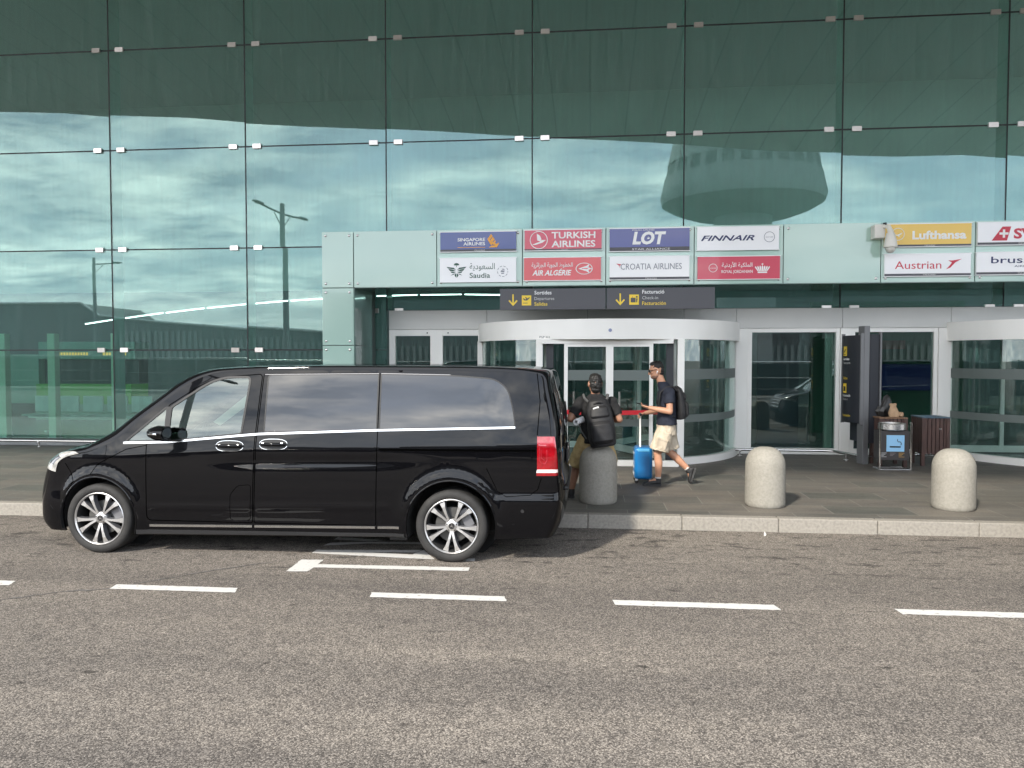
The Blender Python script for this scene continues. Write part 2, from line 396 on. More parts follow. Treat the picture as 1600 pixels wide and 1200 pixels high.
def slabs():
    m, t, b = newmat('stone_slabs')
    N = lambda k: t.nodes.new(k); L = t.links.new
    co = N('ShaderNodeTexCoord')
    br = N('ShaderNodeTexBrick'); L(co.outputs['Object'], br.inputs['Vector'])
    br.inputs['Scale'].default_value = 1.0; br.inputs['Brick Width'].default_value = 0.92; br.inputs['Row Height'].default_value = 0.46
    br.inputs['Mortar Size'].default_value = 0.0045; br.inputs['Mortar Smooth'].default_value = 0.2; br.inputs['Bias'].default_value = 0.0
    br.inputs['Color1'].default_value = (0.06, 0.06, 0.06, 1); br.inputs['Color2'].default_value = (0.95, 0.95, 0.95, 1); br.inputs['Mortar'].default_value = (0.5, 0.5, 0.5, 1)
    rc = N('ShaderNodeValToRGB'); L(br.outputs['Color'], rc.inputs[0])
    e = rc.color_ramp.elements
    e[0].position = 0.05; e[0].color = (0.088, 0.089, 0.078, 1)
    e[1].position = 0.95; e[1].color = (0.136, 0.124, 0.108, 1)
    x = e.new(0.35); x.color = (0.116, 0.108, 0.096, 1)
    x = e.new(0.65); x.color = (0.123, 0.113, 0.099, 1)
    mp = N('ShaderNodeMapping'); mp.inputs['Scale'].default_value = (0.8, 2.6, 1); mp.inputs['Rotation'].default_value = (0, 0, R(14)); L(co.outputs['Object'], mp.inputs[0])
    n1 = N('ShaderNodeTexNoise'); n1.inputs['Scale'].default_value = 1.8; n1.inputs['Detail'].default_value = 9; n1.inputs['Roughness'].default_value = 0.65; L(mp.outputs[0], n1.inputs['Vector'])
    r1 = N('ShaderNodeValToRGB'); L(n1.outputs['Fac'], r1.inputs[0])
    r1.color_ramp.elements[0].position = 0.32; r1.color_ramp.elements[0].color = (0.76, 0.76, 0.77, 1)
    r1.color_ramp.elements[1].position = 0.68; r1.color_ramp.elements[1].color = (1.20, 1.18, 1.13, 1)
    m1 = N('ShaderNodeMixRGB'); m1.blend_type = 'MULTIPLY'; m1.inputs[0].default_value = 1; L(rc.outputs[0], m1.inputs[1]); L(r1.outputs[0], m1.inputs[2])
    n2 = N('ShaderNodeTexNoise'); n2.inputs['Scale'].default_value = 55; n2.inputs['Detail'].default_value = 4; L(co.outputs['Object'], n2.inputs['Vector'])
    r2 = N('ShaderNodeValToRGB'); L(n2.outputs['Fac'], r2.inputs[0])
    r2.color_ramp.elements[0].position = 0.3; r2.color_ramp.elements[0].color = (0.82, 0.82, 0.82, 1)
    r2.color_ramp.elements[1].position = 0.7; r2.color_ramp.elements[1].color = (1.15, 1.15, 1.15, 1)
    m2 = N('ShaderNodeMixRGB'); m2.blend_type = 'MULTIPLY'; m2.inputs[0].default_value = 1; L(m1.outputs[0], m2.inputs[1]); L(r2.outputs[0], m2.inputs[2])
    mj = N('ShaderNodeMixRGB'); L(br.outputs['Fac'], mj.inputs[0]); L(m2.outputs[0], mj.inputs[1]); mj.inputs[2].default_value = (0.21, 0.20, 0.175, 1)
    L(mj.outputs[0], b.inputs['Base Color'])
    b.inputs['Roughness'].default_value = 0.62
    bu = N('ShaderNodeBump'); bu.inputs['Strength'].default_value = 0.25; bu.inputs['Distance'].default_value = 0.006
    L(n2.outputs['Fac'], bu.inputs['Height']); L(bu.outputs[0], b.inputs['Normal'])
    return m
M_SLAB = slabs()
M_GRANITE = P('granite', (0.205, 0.190, 0.165), 0.75, c2=(0.275, 0.255, 0.222), scale=34, detail=7, bump=0.35, lo=0.3, hi=0.62)
M_PAINT = P('road_paint', (0.58, 0.57, 0.545), 0.6, c2=(0.27, 0.25, 0.23), scale=26, detail=10, lo=0.60, hi=0.74, bump=0.3, bscale=70)
M_INFLOOR = P('hall_floor', (0.16, 0.165, 0.16), 0.25, c2=(0.21, 0.215, 0.21), scale=2.0)

b = B(); b.flat([(-420, -420), (420, -420), (420, 8.46), (-420, 8.46)], 0.0); b.flat([(-420, 8.46), (420, 8.46), (420, 420), (-420, 420)], 0.0)
bmesh.ops.remove_doubles(b.bm, verts=b.bm.verts[:], dist=1e-4)
tag(b.build('road', M_ASPHALT), kind='structure')

b = B()
b.box(-60, 40, 8.54, 14.05, 0.02, 0.150)
tag(b.build('pavement', M_SLAB), kind='structure')
b = B(); b.box(-60, 40, 14.05, 44, 0.02, 0.146)
tag(b.build('hall_floor', M_INFLOOR), kind='structure')
b = B(); x = 0.01 - 1.035 * 30
while x < 26:
    b.box(x + 0.0015, x + 1.0335, 8.41, 8.54, -0.05, 0.152 + random.uniform(-.002, .002)); x += 1.035
tag(b.build('kerb', M_GRANITE, bevel=0.014, bseg=3), kind='structure')

def marking(polys, name='road_marking', z=0.004, mat=None):
    b = B()
    rj = random.Random(len(polys) + int(polys[0][0][0] * 10))
    for p in polys:
        q = []
        for (xa, ya), (xb, yb) in zip(p, p[1:] + p[:1]):
            k = max(1, int(math.hypot(xb - xa, yb - ya) / .035))
            for i in range(k): q.append((xa + (xb - xa) * i / k + rj.gauss(0, .0022), ya + (yb - ya) * i / k + rj.gauss(0, .0028)))
        b.flat(q, z)
    tag(b.build(name, mat or M_PAINT), kind='structure')
for x0, x1 in ((-7.9, -6.8), (-5.95, -4.80), (-3.92, -2.83), (-1.73, -0.62), (0.20, 1.46), (2.31, 3.55), (4.4, 5.6), (6.5, 7.7)):
    marking([[(x0 + 0.02, 5.785), (x1, 5.79), (x1 - 0.03, 5.91), (x0, 5.905)]], 'lane_dash')
marking([[(-2.66, 6.42), (-2.47, 6.43), (-2.46, 6.565), (-1.05, 6.59), (-1.05, 6.70), (-2.46, 6.67), (-2.46, 6.82), (-2.67, 6.81)]], 'bay_corner_mark')
marking([[(-2.66, 7.05), (-1.64, 6.95), (-1.42, 6.94), (-1.60, 7.27), (-1.66, 7.16), (-1.67, 7.09), (-2.16, 7.135), (-1.66, 7.17), (-1.62, 7.27), (-2.66, 7.17)],
         [(-2.65, 7.34), (-2.24, 7.47), (-1.30, 7.52), (-1.30, 7.60), (-2.24, 7.545), (-2.62, 7.46)],
         [(-2.63, 7.60), (-2.30, 7.57), (-2.10, 7.62), (-2.62, 7.72)], [(-1.20, 6.92), (-1.04, 6.92), (-1.05, 7.01), (-1.2, 7.01)]], 'lane_lettering')
# a thin tarred crack running across to the bay mark
M_TAR = P('tar', (0.085, 0.08, 0.075), 0.7, c2=(0.15, 0.14, 0.13), scale=30)
pts = [(-7.5, 4.9), (-4.9, 5.32), (-4.57, 5.43), (-4.22, 5.68), (-3.9, 5.80), (-3.47, 6.25), (-3.1, 6.58), (-2.85, 6.72)]
b = B(); pr = None
fine = []
for (xa, ya), (xb, yb) in zip(pts, pts[1:]):
    for k in range(6): fine.append((xa + (xb - xa) * k / 6 + random.uniform(-.012, .012), ya + (yb - ya) * k / 6 + random.uniform(-.02, .02)))
for (xa, ya), (xb, yb) in zip(fine, fine[1:]):
    w = random.uniform(0.008, 0.022)
    b.flat([(xa, ya - w), (xb, yb - w), (xb, yb + w), (xa, ya + w)], 0.003)
tag(b.build('tar_seam', M_TAR), kind='structure')

t = thing('paper_scrap', 'tiny white paper scrap lying on the asphalt beside the kerb', 'litter', (1.88, 8.2, 0.004))
b = B(); b._f([b.bm.verts.new(p) for p in ((1.872, 8.19, .006), (1.892, 8.188, .008), (1.905, 8.215, .020), (1.88, 8.225, .030))]); b._f([b.bm.verts.new(p) for p in ((1.88, 8.225, .030), (1.905, 8.215, .020), (1.892, 8.24, .045))])
bmesh.ops.solidify(b.bm, geom=b.bm.faces[:], thickness=.002); b.build('scrap', P('scrap_paper', (.75, .74, .72), .7), t)
# ================================================================== TERMINAL
YG = 14.20                                    # plane of the glass wall
M_CURTAIN = glass('curtain_glass', (0.66, 0.80, 0.81), (0.66, 0.87, 0.825), 0.056, ior=1.5, warp=0.035, wscale=0.55, haze=0.042)
M_FIN = glass('fin_glass', (0.7, 0.9, 0.85), (0.45, 0.68, 0.60), 0.05, haze=0.75)
M_JOINT = P('black_gasket', (0.012, 0.014, 0.016), 0.5)
M_STEEL = P('brushed_steel', (0.62, 0.60, 0.58), 0.32, 1.0, rvar=0.1, scale=30, stretch=(1, 1, 8))
M_CLAMP = P('clamp_steel', (0.62, 0.58, 0.55), 0.28, 1.0)
M_CONC = P('wall_grey', (0.33, 0.34, 0.34), 0.7, c2=(0.26, 0.27, 0.27), scale=2)
M_DARKWALL = P('hall_wall', (0.46, 0.52, 0.49), 0.6, c2=(0.54, 0.60, 0.57), scale=0.6)
M_SOFFIT_IN = P('hall_ceiling', (0.78, 0.82, 0.80), 0.8)

XS = [-9.39 + 2.784 * k for k in range(-4, 8)]
ROWS = [0.26, 2.053, 4.035, 5.985, 7.93, 9.90, 12.6]
wall = thing('glass_curtain_wall', 'tall green tinted glass wall of bolted panes behind the van and the airline signs', 'glass wall', (0, YG, 0))
rnd = random.Random(11)
def pane(x0, x1, z0, z1):
    cxm, cz = (x0 + x1) / 2, (z0 + z1) / 2
    b = B(); g = 0.012
    M = Matrix.Translation((cxm, YG, cz)) @ Matrix.Rotation(rnd.gauss(0, 0.0020), 4, 'X') @ Matrix.Rotation(rnd.gauss(0, 0.0026), 4, 'Z')
    b.box(-(x1 - x0) / 2 + g, (x1 - x0) / 2 - g, -0.006, 0.006, -(z1 - z0) / 2 + g, (z1 - z0) / 2 - g, M)
    return b.build('pane', M_CURTAIN, wall)
PL, PR = -4.03, 16.0                            # the entrance reaches from PL to PR
for i in range(len(XS) - 1):
    for j in range(len(ROWS) - 1):
        z0, z1 = ROWS[j], ROWS[j + 1]
        x0, x1 = XS[i], XS[i + 1]
        if x0 > PL - 0.2 and z1 < 2.9: continue
        if x0 > PL - 0.2 and z0 < 2.9: z0 = 2.80
        pane(x0, x1, z0, z1)
# a single sheet behind the column of the porch where the wall meets the doors
b = B()
for z in ROWS[:]:
    if z < 2.9:
        b.box(XS[0], PL + .02, YG - 0.004, YG + 0.004, z - 0.013, z + 0.013)
    else:
        b.box(XS[0], XS[-1], YG - 0.004, YG + 0.004, z - 0.013, z + 0.013)
b.box(-3.785, XS[-1], YG - 0.004, YG + 0.004, 2.775, 2.80)
for x in XS:
    z0 = 2.80 if x > PL else 0.2
    b.box(x - 0.012, x + 0.012, YG - 0.010, YG - 0.0045, z0, 12.6)
b.build('gasket', M_JOINT, wall)
clp = None
for x in XS[1:-1]:
    for j, z in enumerate([2.053, 2.80, 4.035, 5.985, 7.93]):
        if z == 2.80 and x < PL: continue
        if z in (2.053,) and x > PL - 0.3: continue
        if z == 4.035 and x > -4.2: continue
        for sx in (-1, 1):
            xx = x + sx * 0.24
            if z == 2.053 and xx > PL - .7: continue
            if clp is None:
                b = B(); b.box(-.082, .082, -0.045, -0.007, -.045, .045); b.box(-.012, .012, -0.051, -0.045, -.012, .012)
                clp = b.build('clamp', M_CLAMP, wall, local=True, bevel=0.006); c = clp
            else:
                c = clp.copy(); COL.objects.link(c); c.parent = wall
            c.location = (xx, 0, z); c.rotation_euler = (rnd.gauss(0, .02), 0, rnd.gauss(0, .03))
for x in XS:
    z0 = 2.85 if x > PL else 0.2
    b = B(); b.box(x - 0.012, x + 0.012, YG + 0.012, YG + 0.34, z0, 12.4)
    b.build('glass_fin', M_FIN, wall)
b = B(); b.box(XS[0], PL - .01, YG - 0.14, YG + 0.10, 0.146, 0.255)
b.build('base_sill', M_CONC, wall, bevel=0.01)

# ---- hall inside
b = B(); b.box(-45, 45, 31, 31.2, 0.1, 13); b.box(-45.2, -45, YG + .4, 31.2, 0.1, 13); b.box(45, 45.2, YG + .4, 31.2, 0.1, 13)
tag(b.build('hall_back_wall', M_DARKWALL), kind='structure')
b = B(); b.box(-45, 45, 29.6, 29.8, 0.1, 4.6)  # added dark backing, keeps the view through the doors dark
tag(b.build('hall_dark_backing', P('backing_dark', (0.055, 0.075, 0.075), 0.5, c2=(0.09, 0.115, 0.115), scale=0.9, stretch=(1, 1, .2))), kind='structure')
b = B(); b.box(-45, 45, YG + .4, 31, 12.6, 12.8)
tag(b.build('hall_ceiling', M_SOFFIT_IN), kind='structure')
M_POST = P('cream_post', (0.66, 0.65, 0.50), 0.5)
pp = None
for x, lab in ((-12.62, 'cream square post inside the glass, leftmost, cut by the picture edge'), (-11.47, 'cream square post inside the glass in front of the green counter'), (-10.02, 'cream square post inside the glass just right of the green counter')):
    t = thing('hall_post', lab, 'post', (x, 15.25, 0.146), 0, 'posts inside the glass wall')
    b = B(); b.box(x - .085, x + .085, 15.17, 15.33, 0.146, 2.42); b.build('shaft', M_POST, t, bevel=.008)
    b = B(); b.box(x - .10, x + .10, 15.15, 15.35, 0.146, 0.20); b.build('foot_plate', M_STEEL, t)
# counter with a green front
M_GREEN = emit('counter_green_glow', (0.09, 0.26, 0.04), 0.08)  # faint glow added so the front shows in the dim hall
M_SCREEN = P('dark_panel', (0.010, 0.018, 0.022), 0.35)
M_WHITE = P('white_lacquer', (0.5, 0.5, 0.48), 0.35, c2=(0.68, 0.68, 0.65), scale=3)
M_PALEG = P('pale_green_board', (0.22, 0.33, 0.27), 0.5)
M_AMBER = emit('amber_letters', (1.0, 0.50, 0.12), 0.35)
t = thing('service_counter', 'service counter with bright green front and dark opening seen through the glass', 'counter', (-14.2, 20.3, 0.146))
b = B(); b.box(-15.55, -12.6, 19.9, 20.7, 0.146, 0.60); b.build('plinth', M_PALEG, t, bevel=.01)
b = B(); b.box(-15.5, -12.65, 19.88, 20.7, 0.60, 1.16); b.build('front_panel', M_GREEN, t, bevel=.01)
b = B(); b.box(-15.5, -12.65, 20.25, 20.7, 1.16, 1.86); b.build('opening', M_SCREEN, t)
b = B(); b.box(-16.6, -15.5, 20.0, 20.7, 0.60, 2.0); b.box(-15.5, -12.6, 20.0, 20.7, 1.86, 2.35); b.build('fascia', M_PALEG, t, bevel=.01)
b = B()
for k in range(11): b.box(-14.9 + k * .085, -14.85 + k * .085, 19.985, 20.0, 1.97, 2.05)
b.build('sign_letters', M_AMBER, t)
b = B()
for k in range(8): b.box(-13.55 + k * .09, -13.49 + k * .09, 19.985, 20.0, 1.97, 2.05)
b.build('sign_letters', M_AMBER, t)
# bench row inside
t = thing('bench_row', 'row of pale seats on a steel beam standing inside the glass', 'bench', (-11.5, 16.9, .146))
b = B(); b.box(-13.4, -10.4, 16.9, 16.98, 0.46, 0.52); b.build('beam', M_STEEL, t)
for k in range(5):
    xx = -13.1 + k * .62
    b = B(); b.box(xx - .26, xx + .26, 16.62, 17.1, 0.52, 0.56); b.build('seat', M_WHITE, t, bevel=.02)
    b = B(); b.box(xx - .26, xx + .26, 17.08, 17.13, 0.60, 0.98); b.build('backrest', M_WHITE, t, bevel=.02)
for xx in (-12.8, -11.0):
    b = B(); b.box(xx - .03, xx + .03, 16.7, 17.2, 0.146, 0.18); b.box(xx - .025, xx + .025, 16.91, 16.97, 0.18, 0.46); b.build('leg', M_STEEL, t)
# row of linear lamps hanging in the hall
M_TUBE = emit('lamp_tube', (1.0, 0.93, 0.95), 3.2)
def hall_z(x):
    return 3.78 - 0.0062 * (x + 4.0) ** 2 if x < -4 else 3.78 - 0.012 * (x + 4.0) ** 2
x = -15.5; k = 0
while x < 0.2:
    x1 = x + 1.28
    t = thing('linear_lamp', 'thin white linear lamp in the arched row hanging inside the glass hall', 'lamp', ((x + x1) / 2, 22, hall_z((x + x1) / 2)), 0, 'linear lamps inside the glass hall')
    b = B(); b.tube([(x + .03, 22, hall_z(x) - .02), (x1 - .03, 22, hall_z(x1) - .02)], 0.014, 6); b.build('tube', M_TUBE, t)
    b = B(); b.tube([(x, 22.03, hall_z(x) + .015), (x1, 22.03, hall_z(x1) + .015)], 0.028, 6); b.build('housing', M_CONC, t)
    x = x1 + .04

# ---- roof reaching out over the pavement
def roofmat():
    m, t, b = newmat('roof_lining')
    N = lambda k: t.nodes.new(k); L = t.links.new
    co = N('ShaderNodeTexCoord'); sp = N('ShaderNodeSeparateXYZ'); L(co.outputs['Object'], sp.inputs[0])
    md = N('ShaderNodeMath'); md.operation = 'PINGPONG'; L(sp.outputs['X'], md.inputs[0]); md.inputs[1].default_value = 0.62
    rc = N('ShaderNodeValToRGB'); L(md.outputs[0], rc.inputs[0])
    rc.color_ramp.elements[0].position = 0.018; rc.color_ramp.elements[0].color = (0.28, 0.28, 0.28, 1)
    rc.color_ramp.elements[1].position = 0.03; rc.color_ramp.elements[1].color = (0.82, 0.84, 0.83, 1)
    L(rc.outputs[0], b.inputs['Base Color']); b.inputs['Roughness'].default_value = 0.6
    return m
M_ROOF = roofmat()
EDGE = [(-60, 12.4), (-32, 12.0), (-26.21, 11.79), (-23.43, 11.73), (-20.7, 11.59), (-18.7, 11.38), (-15.4, 11.18), (-13.2, 10.95), (-10.7, 10.74), (-7.5, 10.53), (-5.3, 10.36), (-2.0, 10.08), (0.73, 9.91), (3.5, 9.69), (6.5, 9.4), (8.9, 9.27), (10.9, 9.17), (13.1, 9.16), (15.2, 8.95), (17.3, 8.8), (24, 8.6), (40, 8.8)]
b = B(); rows = []
for yy, dz, th in ((0.0, 0.0, 0.0), (0.0, 0.05, 0), (0.06, 0.28, 0)):
    rows.append([b.bm.verts.new((x, yy, z + dz)) for x, z in EDGE])
def rz_at(z, yy): return z + 0.5 * (1 - math.exp(-yy / 4.0)) + 0.05 * yy
und = [rows[0]] + [[b.bm.verts.new((x, yy, rz_at(z, yy))) for x, z in EDGE] for yy in (1, 2.5, 5, 8, 11, 14.6)]
top = [rows[2]] + [[b.bm.verts.new((x, yy, rz_at(z, yy) + 0.7)) for x, z in EDGE] for yy in (5, 14.6)]
for seq in (und, top, [rows[0], rows[2]]):
    for p, q in zip(seq, seq[1:]):
        for i in range(len(EDGE) - 1): b._f([p[i], p[i + 1], q[i + 1], q[i]])
for i in range(len(EDGE) - 1): b._f([und[-1][i], und[-1][i + 1], top[-1][i + 1], top[-1][i]])
o = b.build('terminal_roof', M_ROOF, smooth=True, angle=30)
tag(o, 'wide curved terminal roof overhanging the pavement, mirrored dark in the top of the glass wall', 'roof')

# ================================================================== ENTRANCE PORCH
YP = 12.80
M_PGREEN = P('back_painted_glass', (0.375, 0.54, 0.47), 0.12, c2=(0.395, 0.56, 0.49), scale=0.8, coat=0.6, ior=1.5)
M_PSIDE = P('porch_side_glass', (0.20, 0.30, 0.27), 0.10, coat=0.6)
M_BOLT = P('bolt_steel', (0.75, 0.75, 0.73), 0.25, 0.9)
M_PCORE = P('porch_core', (0.10, 0.13, 0.12), 0.6)
porch = thing('entrance_porch', 'boxy entrance porch clad in pale green glass panels carrying the airline signs', 'porch', (4, YP, 0.15))
b = B(); b.box(-4.02, PR, YP + 0.012, YG - .05, 3.125, 4.06); b.box(-4.58, -4.04, YP + 0.012, YG - .05, 0.15, 4.06); b.build('core', M_PCORE, porch)
PX = [-4.60, -4.03, -2.57, -1.10, 0.30, 1.75, 3.18, 4.71, 6.15, 7.60, 9.05, 10.5, 11.95, 13.4]
bolt = None
def panel(x0, x1, z0, z1):
    global bolt
    b = B(); b.box(x0 + .007, x1 - .007, YP - .012, YP + .011, z0 + .007, z1 - .007)
    p = b.build('panel', M_PGREEN, porch, bevel=.003)
    for bx in (x0 + .075, x1 - .075):
        for bz in (z0 + .075, z1 - .075):
            if bolt is None:
                b = B(); b.lathe([(0, .02), (.014, .018), (.022, .010), (.022, 0)], (0, 0, 0), (0, -1, 0), 16)
                bolt = b.build('bolt', M_BOLT, p, local=True, smooth=True); c = bolt
            else:
                c = bolt.copy(); COL.objects.link(c); c.parent = p
            c.location = (bx - 4, -.0125, bz - .15)
    return p
for x0, x1 in zip(PX, PX[1:]): panel(x0, x1, 3.11, 4.085)
for z0, z1 in ((0.17, 1.12), (1.12, 2.115), (2.115, 3.11)): panel(-4.60, -4.03, z0, z1)
b = B()
for z0, z1 in ((0.17, 1.115), (1.125, 2.11), (2.12, 3.105)): b.box(-4.038, -4.026, YP + .012, YG - .32, z0, z1)
b.build('side_cladding', M_PSIDE, porch)
b = B(); b.box(-4.02, PR, YP + .012, YG - .05, 3.108, 3.122); b.build('soffit', M_PSIDE, porch)

# ---- wayfinding boards hung under the porch
M_SIGNGREY = P('sign_grey', (0.085, 0.085, 0.095), 0.45)
M_YEL = P('sign_yellow', (0.86, 0.62, 0.06), 0.45)
M_TXTW = P('letter_white', (0.85, 0.85, 0.84), 0.5)
M_TXTG = P('letter_grey', (0.55, 0.55, 0.54), 0.5)
def wayfind(x0, x1, lines, label, picto):
    t = thing('wayfinding_board', label, 'direction sign', ((x0 + x1) / 2, YP + .10, 2.70), 0, 'direction boards over the doors')
    y = YP + .055
    b = B(); b.box(x0 + .008, x1 - .008, y, y + .09, 2.715, 3.075); b.build('board', M_SIGNGREY, t, bevel=.004)
    b = B(); ax = x0 + .235; az = 2.88
    b.prism([(ax - .012, az + .10), (ax + .012, az + .10), (ax + .012, az - .05), (ax + .06, az + .005), (ax + .078, az - .012), (ax, az - .10), (ax - .078, az - .012), (ax - .06, az + .005), (ax - .012, az - .05)], y - .003, y - .0005)
    b.build('arrow', M_YEL, t)
    b = B(); b.box(x0 + .385, x0 + .545, y - .003, y - .0005, 2.79, 2.96); pm = b.build('pictogram', M_YEL, t, bevel=.0)
    b = B(); px, pz = x0 + .465, 2.885
    if picto == 'plane':
        face2(b, [(px - .062, pz + .02), (px - .045, pz + .028), (px - .02, pz + .006), (px + .045, pz + .042), (px + .062, pz + .036), (px + .01, pz - .012), (px - .035, pz - .012)], y - .006)
        face2(b, [(px - .025, pz + .045), (px - .012, pz + .05), (px + .02, pz + .016), (px + .0, pz + .006)], y - .0065)
        face2(b, [(px - .06, pz - .05), (px + .02, pz - .05), (px + .02, pz - .06), (px - .06, pz - .06)], y - .006)
    else:
        face2(b, [(px - .055, pz - .055), (px + .025, pz - .055), (px + .025, pz + .02), (px - .055, pz + .02)], y - .006)
        face2(b, [(px - .03, pz + .02), (px - .025, pz + .02), (px - .022, pz + .04), (px - .03, pz + .045)], y - .0065)
        face2(b, [(px + .035, pz - .055), (px + .05, pz - .055), (px + .06, pz + .01), (px + .035, pz + .01)], y - .006)
        for q in ring2(px + .045, pz + .035, .0, .016, 12): face2(b, q[1:4] if q[0] == q[3] else q, y - .0065)
    b.build('symbol', M_SIGNGREY, pm)
    b = B(); tx = x0 + .60
    b.text(lines[0], tx, y - .003, 2.975, .062, bold=.012); b.build('lettering', M_TXTW, t)
    b = B(); b.text(lines[1], tx, y - .003, 2.880, .052); b.build('lettering', M_TXTG, t)
    b = B(); b.text(lines[2], tx, y - .003, 2.785, .060, bold=.006); b.build('lettering', M_YEL, t)
wayfind(-1.50, 0.31, ('Sortides', 'Departures', 'Salidas'), 'dark grey direction board reading Sortides with a yellow plane pictogram', 'plane')
wayfind(0.31, 2.11, ('Facturació', 'Check-in', 'Facturación'), 'dark grey direction board reading Facturació with a yellow suitcase pictogram', 'bag')

# ---- airline signs
YS = YP - .055
def airsign(x0, x1, z0, z1, bg, label, band=0.035, bandw=None):
    t = thing('airline_sign', label, 'sign', ((x0 + x1) / 2, YP, z0), 0, 'airline signs on the porch front')
    b = B(); b.box(x0 + .012, x1 - .012, YS, YP - .0125, z0 + .012, z1 - .012); b.build('sign_panel', bg, t)
    b = B(); b.box(x0, x1, YS - .004, YP - .013, z0, z0 + .0115); b.box(x0, x1, YS - .004, YP - .013, z1 - .0115, z1); b.build('rail', M_SIGNWHITE, t)
    if band:
        b = B(); b.box(x0 + .0125, x1 - .0125, YS - .003, YS - .0005, z0 + .0125, z0 + .0125 + band); bo = b.build('footer_band', M_SIGNGREY, t)
        b = B(); b.text('STAR ALLIANCE', x0 + (x1 - x0) * .52, YS - .0055, z0 + .0125 + band * .22, band * .52 if band < .05 else .030, bandw, 'C')
        b.build('lettering', M_TXTW, bo)
    return t
M_SIGNWHITE = P('sign_white', (0.86, 0.86, 0.87), 0.3, coat=0.4)
M_NAVY = P('sign_navy', (0.045, 0.075, 0.27), 0.3, coat=0.4)
M_VIOLET = P('sign_violet_blue', (0.075, 0.085, 0.28), 0.3, coat=0.4)
M_ROSE = P('sign_rose_red', (0.60, 0.055, 0.10), 0.3, coat=0.4)
M_RED = P('sign_red', (0.66, 0.075, 0.085), 0.3, coat=0.4)
M_GOLD = P('sign_gold', (0.78, 0.50, 0.05), 0.3, coat=0.4)
M_TDARK = P('letter_dark_green', (0.035, 0.10, 0.07), 0.5)
M_TNAVY = P('letter_navy', (0.03, 0.04, 0.12), 0.5)
M_TGREY = P('letter_mid_grey', (0.22, 0.23, 0.27), 0.5)
M_TRED = P('letter_red', (0.58, 0.05, 0.08), 0.5)
M_ORANGE = P('letter_orange', (0.80, 0.38, 0.06), 0.5)
yl = YS - .003; ye = YS - .004
def L(t, mat, *texts):
    b = B()
    for a in texts: b.text(a[0], a[1], yl, a[2], a[3], **a[4])
    return b.build('lettering', mat, t)
def E(t, mat, polys, y=None, name='emblem'):
    b = B()
    for p in polys: face2(b, p, ye if y is None else y)
    return b.build(name, mat, t, recalc=False)
# 1 singapore
t = airsign(-2.51, -1.19, 3.69, 4.04, M_NAVY, 'navy blue airline sign with a golden bird, above the white sign with green wings')
L(t, M_TXTW, ('SINGAPORE', -2.20, 3.875, .052, dict(w=.47, bold=.02)), ('AIRLINES', -2.10, 3.805, .052, dict(w=.37, bold=.02)))
E(t, M_ORANGE, [[(-2.20, 3.765), (-1.73, 3.765), (-1.73, 3.773), (-2.20, 3.773)]])
E(t, M_ORANGE, [[(-1.63, 3.99), (-1.60, 3.955), (-1.645, 3.90), (-1.60, 3.82), (-1.63, 3.80), (-1.69, 3.905)], [(-1.595, 3.945), (-1.565, 3.90), (-1.60, 3.86), (-1.555, 3.80), (-1.60, 3.815), (-1.635, 3.895)],
                [(-1.56, 3.89), (-1.545, 3.86), (-1.565, 3.84), (-1.525, 3.82), (-1.51, 3.845), (-1.49, 3.83), (-1.53, 3.765), (-1.67, 3.765), (-1.62, 3.795), (-1.56, 3.80), (-1.59, 3.85)]])
# 2 saudia
t = airsign(-2.52, -1.19, 3.18, 3.60, M_SIGNWHITE, 'white airline sign with green wings emblem, below the navy sign with the golden bird', 0)
L(t, M_TDARK, ('Saudia', -1.995, 3.255, .085, dict(w=.35, bold=.01)), ('\ufe94\ufef3\ufea9\ufeee\ufecc\ufeb4\ufedf\ufe8d', -1.995, 3.40, .10, dict(w=.43)))
cx0, cz0 = -2.22, 3.36
pol = []
for sx in (-1, 1):
    pol += [[(cx0 + sx * .172, cz0 + .085), (cx0 + sx * .05, cz0 + .070), (cx0 + sx * .010, cz0 + .035), (cx0 + sx * .075, cz0 + .048), (cx0 + sx * .145, cz0 + .058)],
            [(cx0 + sx * .140, cz0 + .050), (cx0 + sx * .07, cz0 + .040), (cx0 + sx * .010, cz0 + .012), (cx0 + sx * .06, cz0 + .010), (cx0 + sx * .115, cz0 + .018)],
            [(cx0 + sx * .105, cz0 + .008), (cx0 + sx * .06, cz0 + .002), (cx0 + sx * .010, cz0 - .016), (cx0 + sx * .05, cz0 - .022), (cx0 + sx * .085, cz0 - .018)],
            [(cx0 + sx * .10, cz0 - .062), (cx0 + sx * .06, cz0 - .036), (cx0 + sx * .012, cz0 - .030), (cx0 + sx * .05, cz0 - .048)],
            [(cx0 + sx * .004, cz0 - .10), (cx0 + sx * .035, cz0 - .065), (cx0 + sx * .022, cz0 - .035), (cx0 + sx * .004, cz0 - .03)],
            [(cx0, cz0 + .15), (cx0 + sx * .03, cz0 + .142), (cx0 + sx * .05, cz0 + .115), (cx0 + sx * .02, cz0 + .108), (cx0, cz0 + .112)]]
pol.append([(cx0 - .004, cz0 + .115), (cx0 + .004, cz0 + .115), (cx0 + .004, cz0 + .08), (cx0 - .004, cz0 + .08)])
E(t, M_TDARK, pol)
E(t, M_TGREY, [q for i, q in enumerate(ring2(-1.43, 3.36, .083, .092, 26)) if i % 3 != 0] + [[(-1.47, 3.35), (-1.45, 3.38), (-1.395, 3.37), (-1.41, 3.345)], [(-1.45, 3.40), (-1.42, 3.405), (-1.39, 3.385), (-1.43, 3.385)], [(-1.46, 3.335), (-1.40, 3.335), (-1.41, 3.32), (-1.45, 3.315)]])
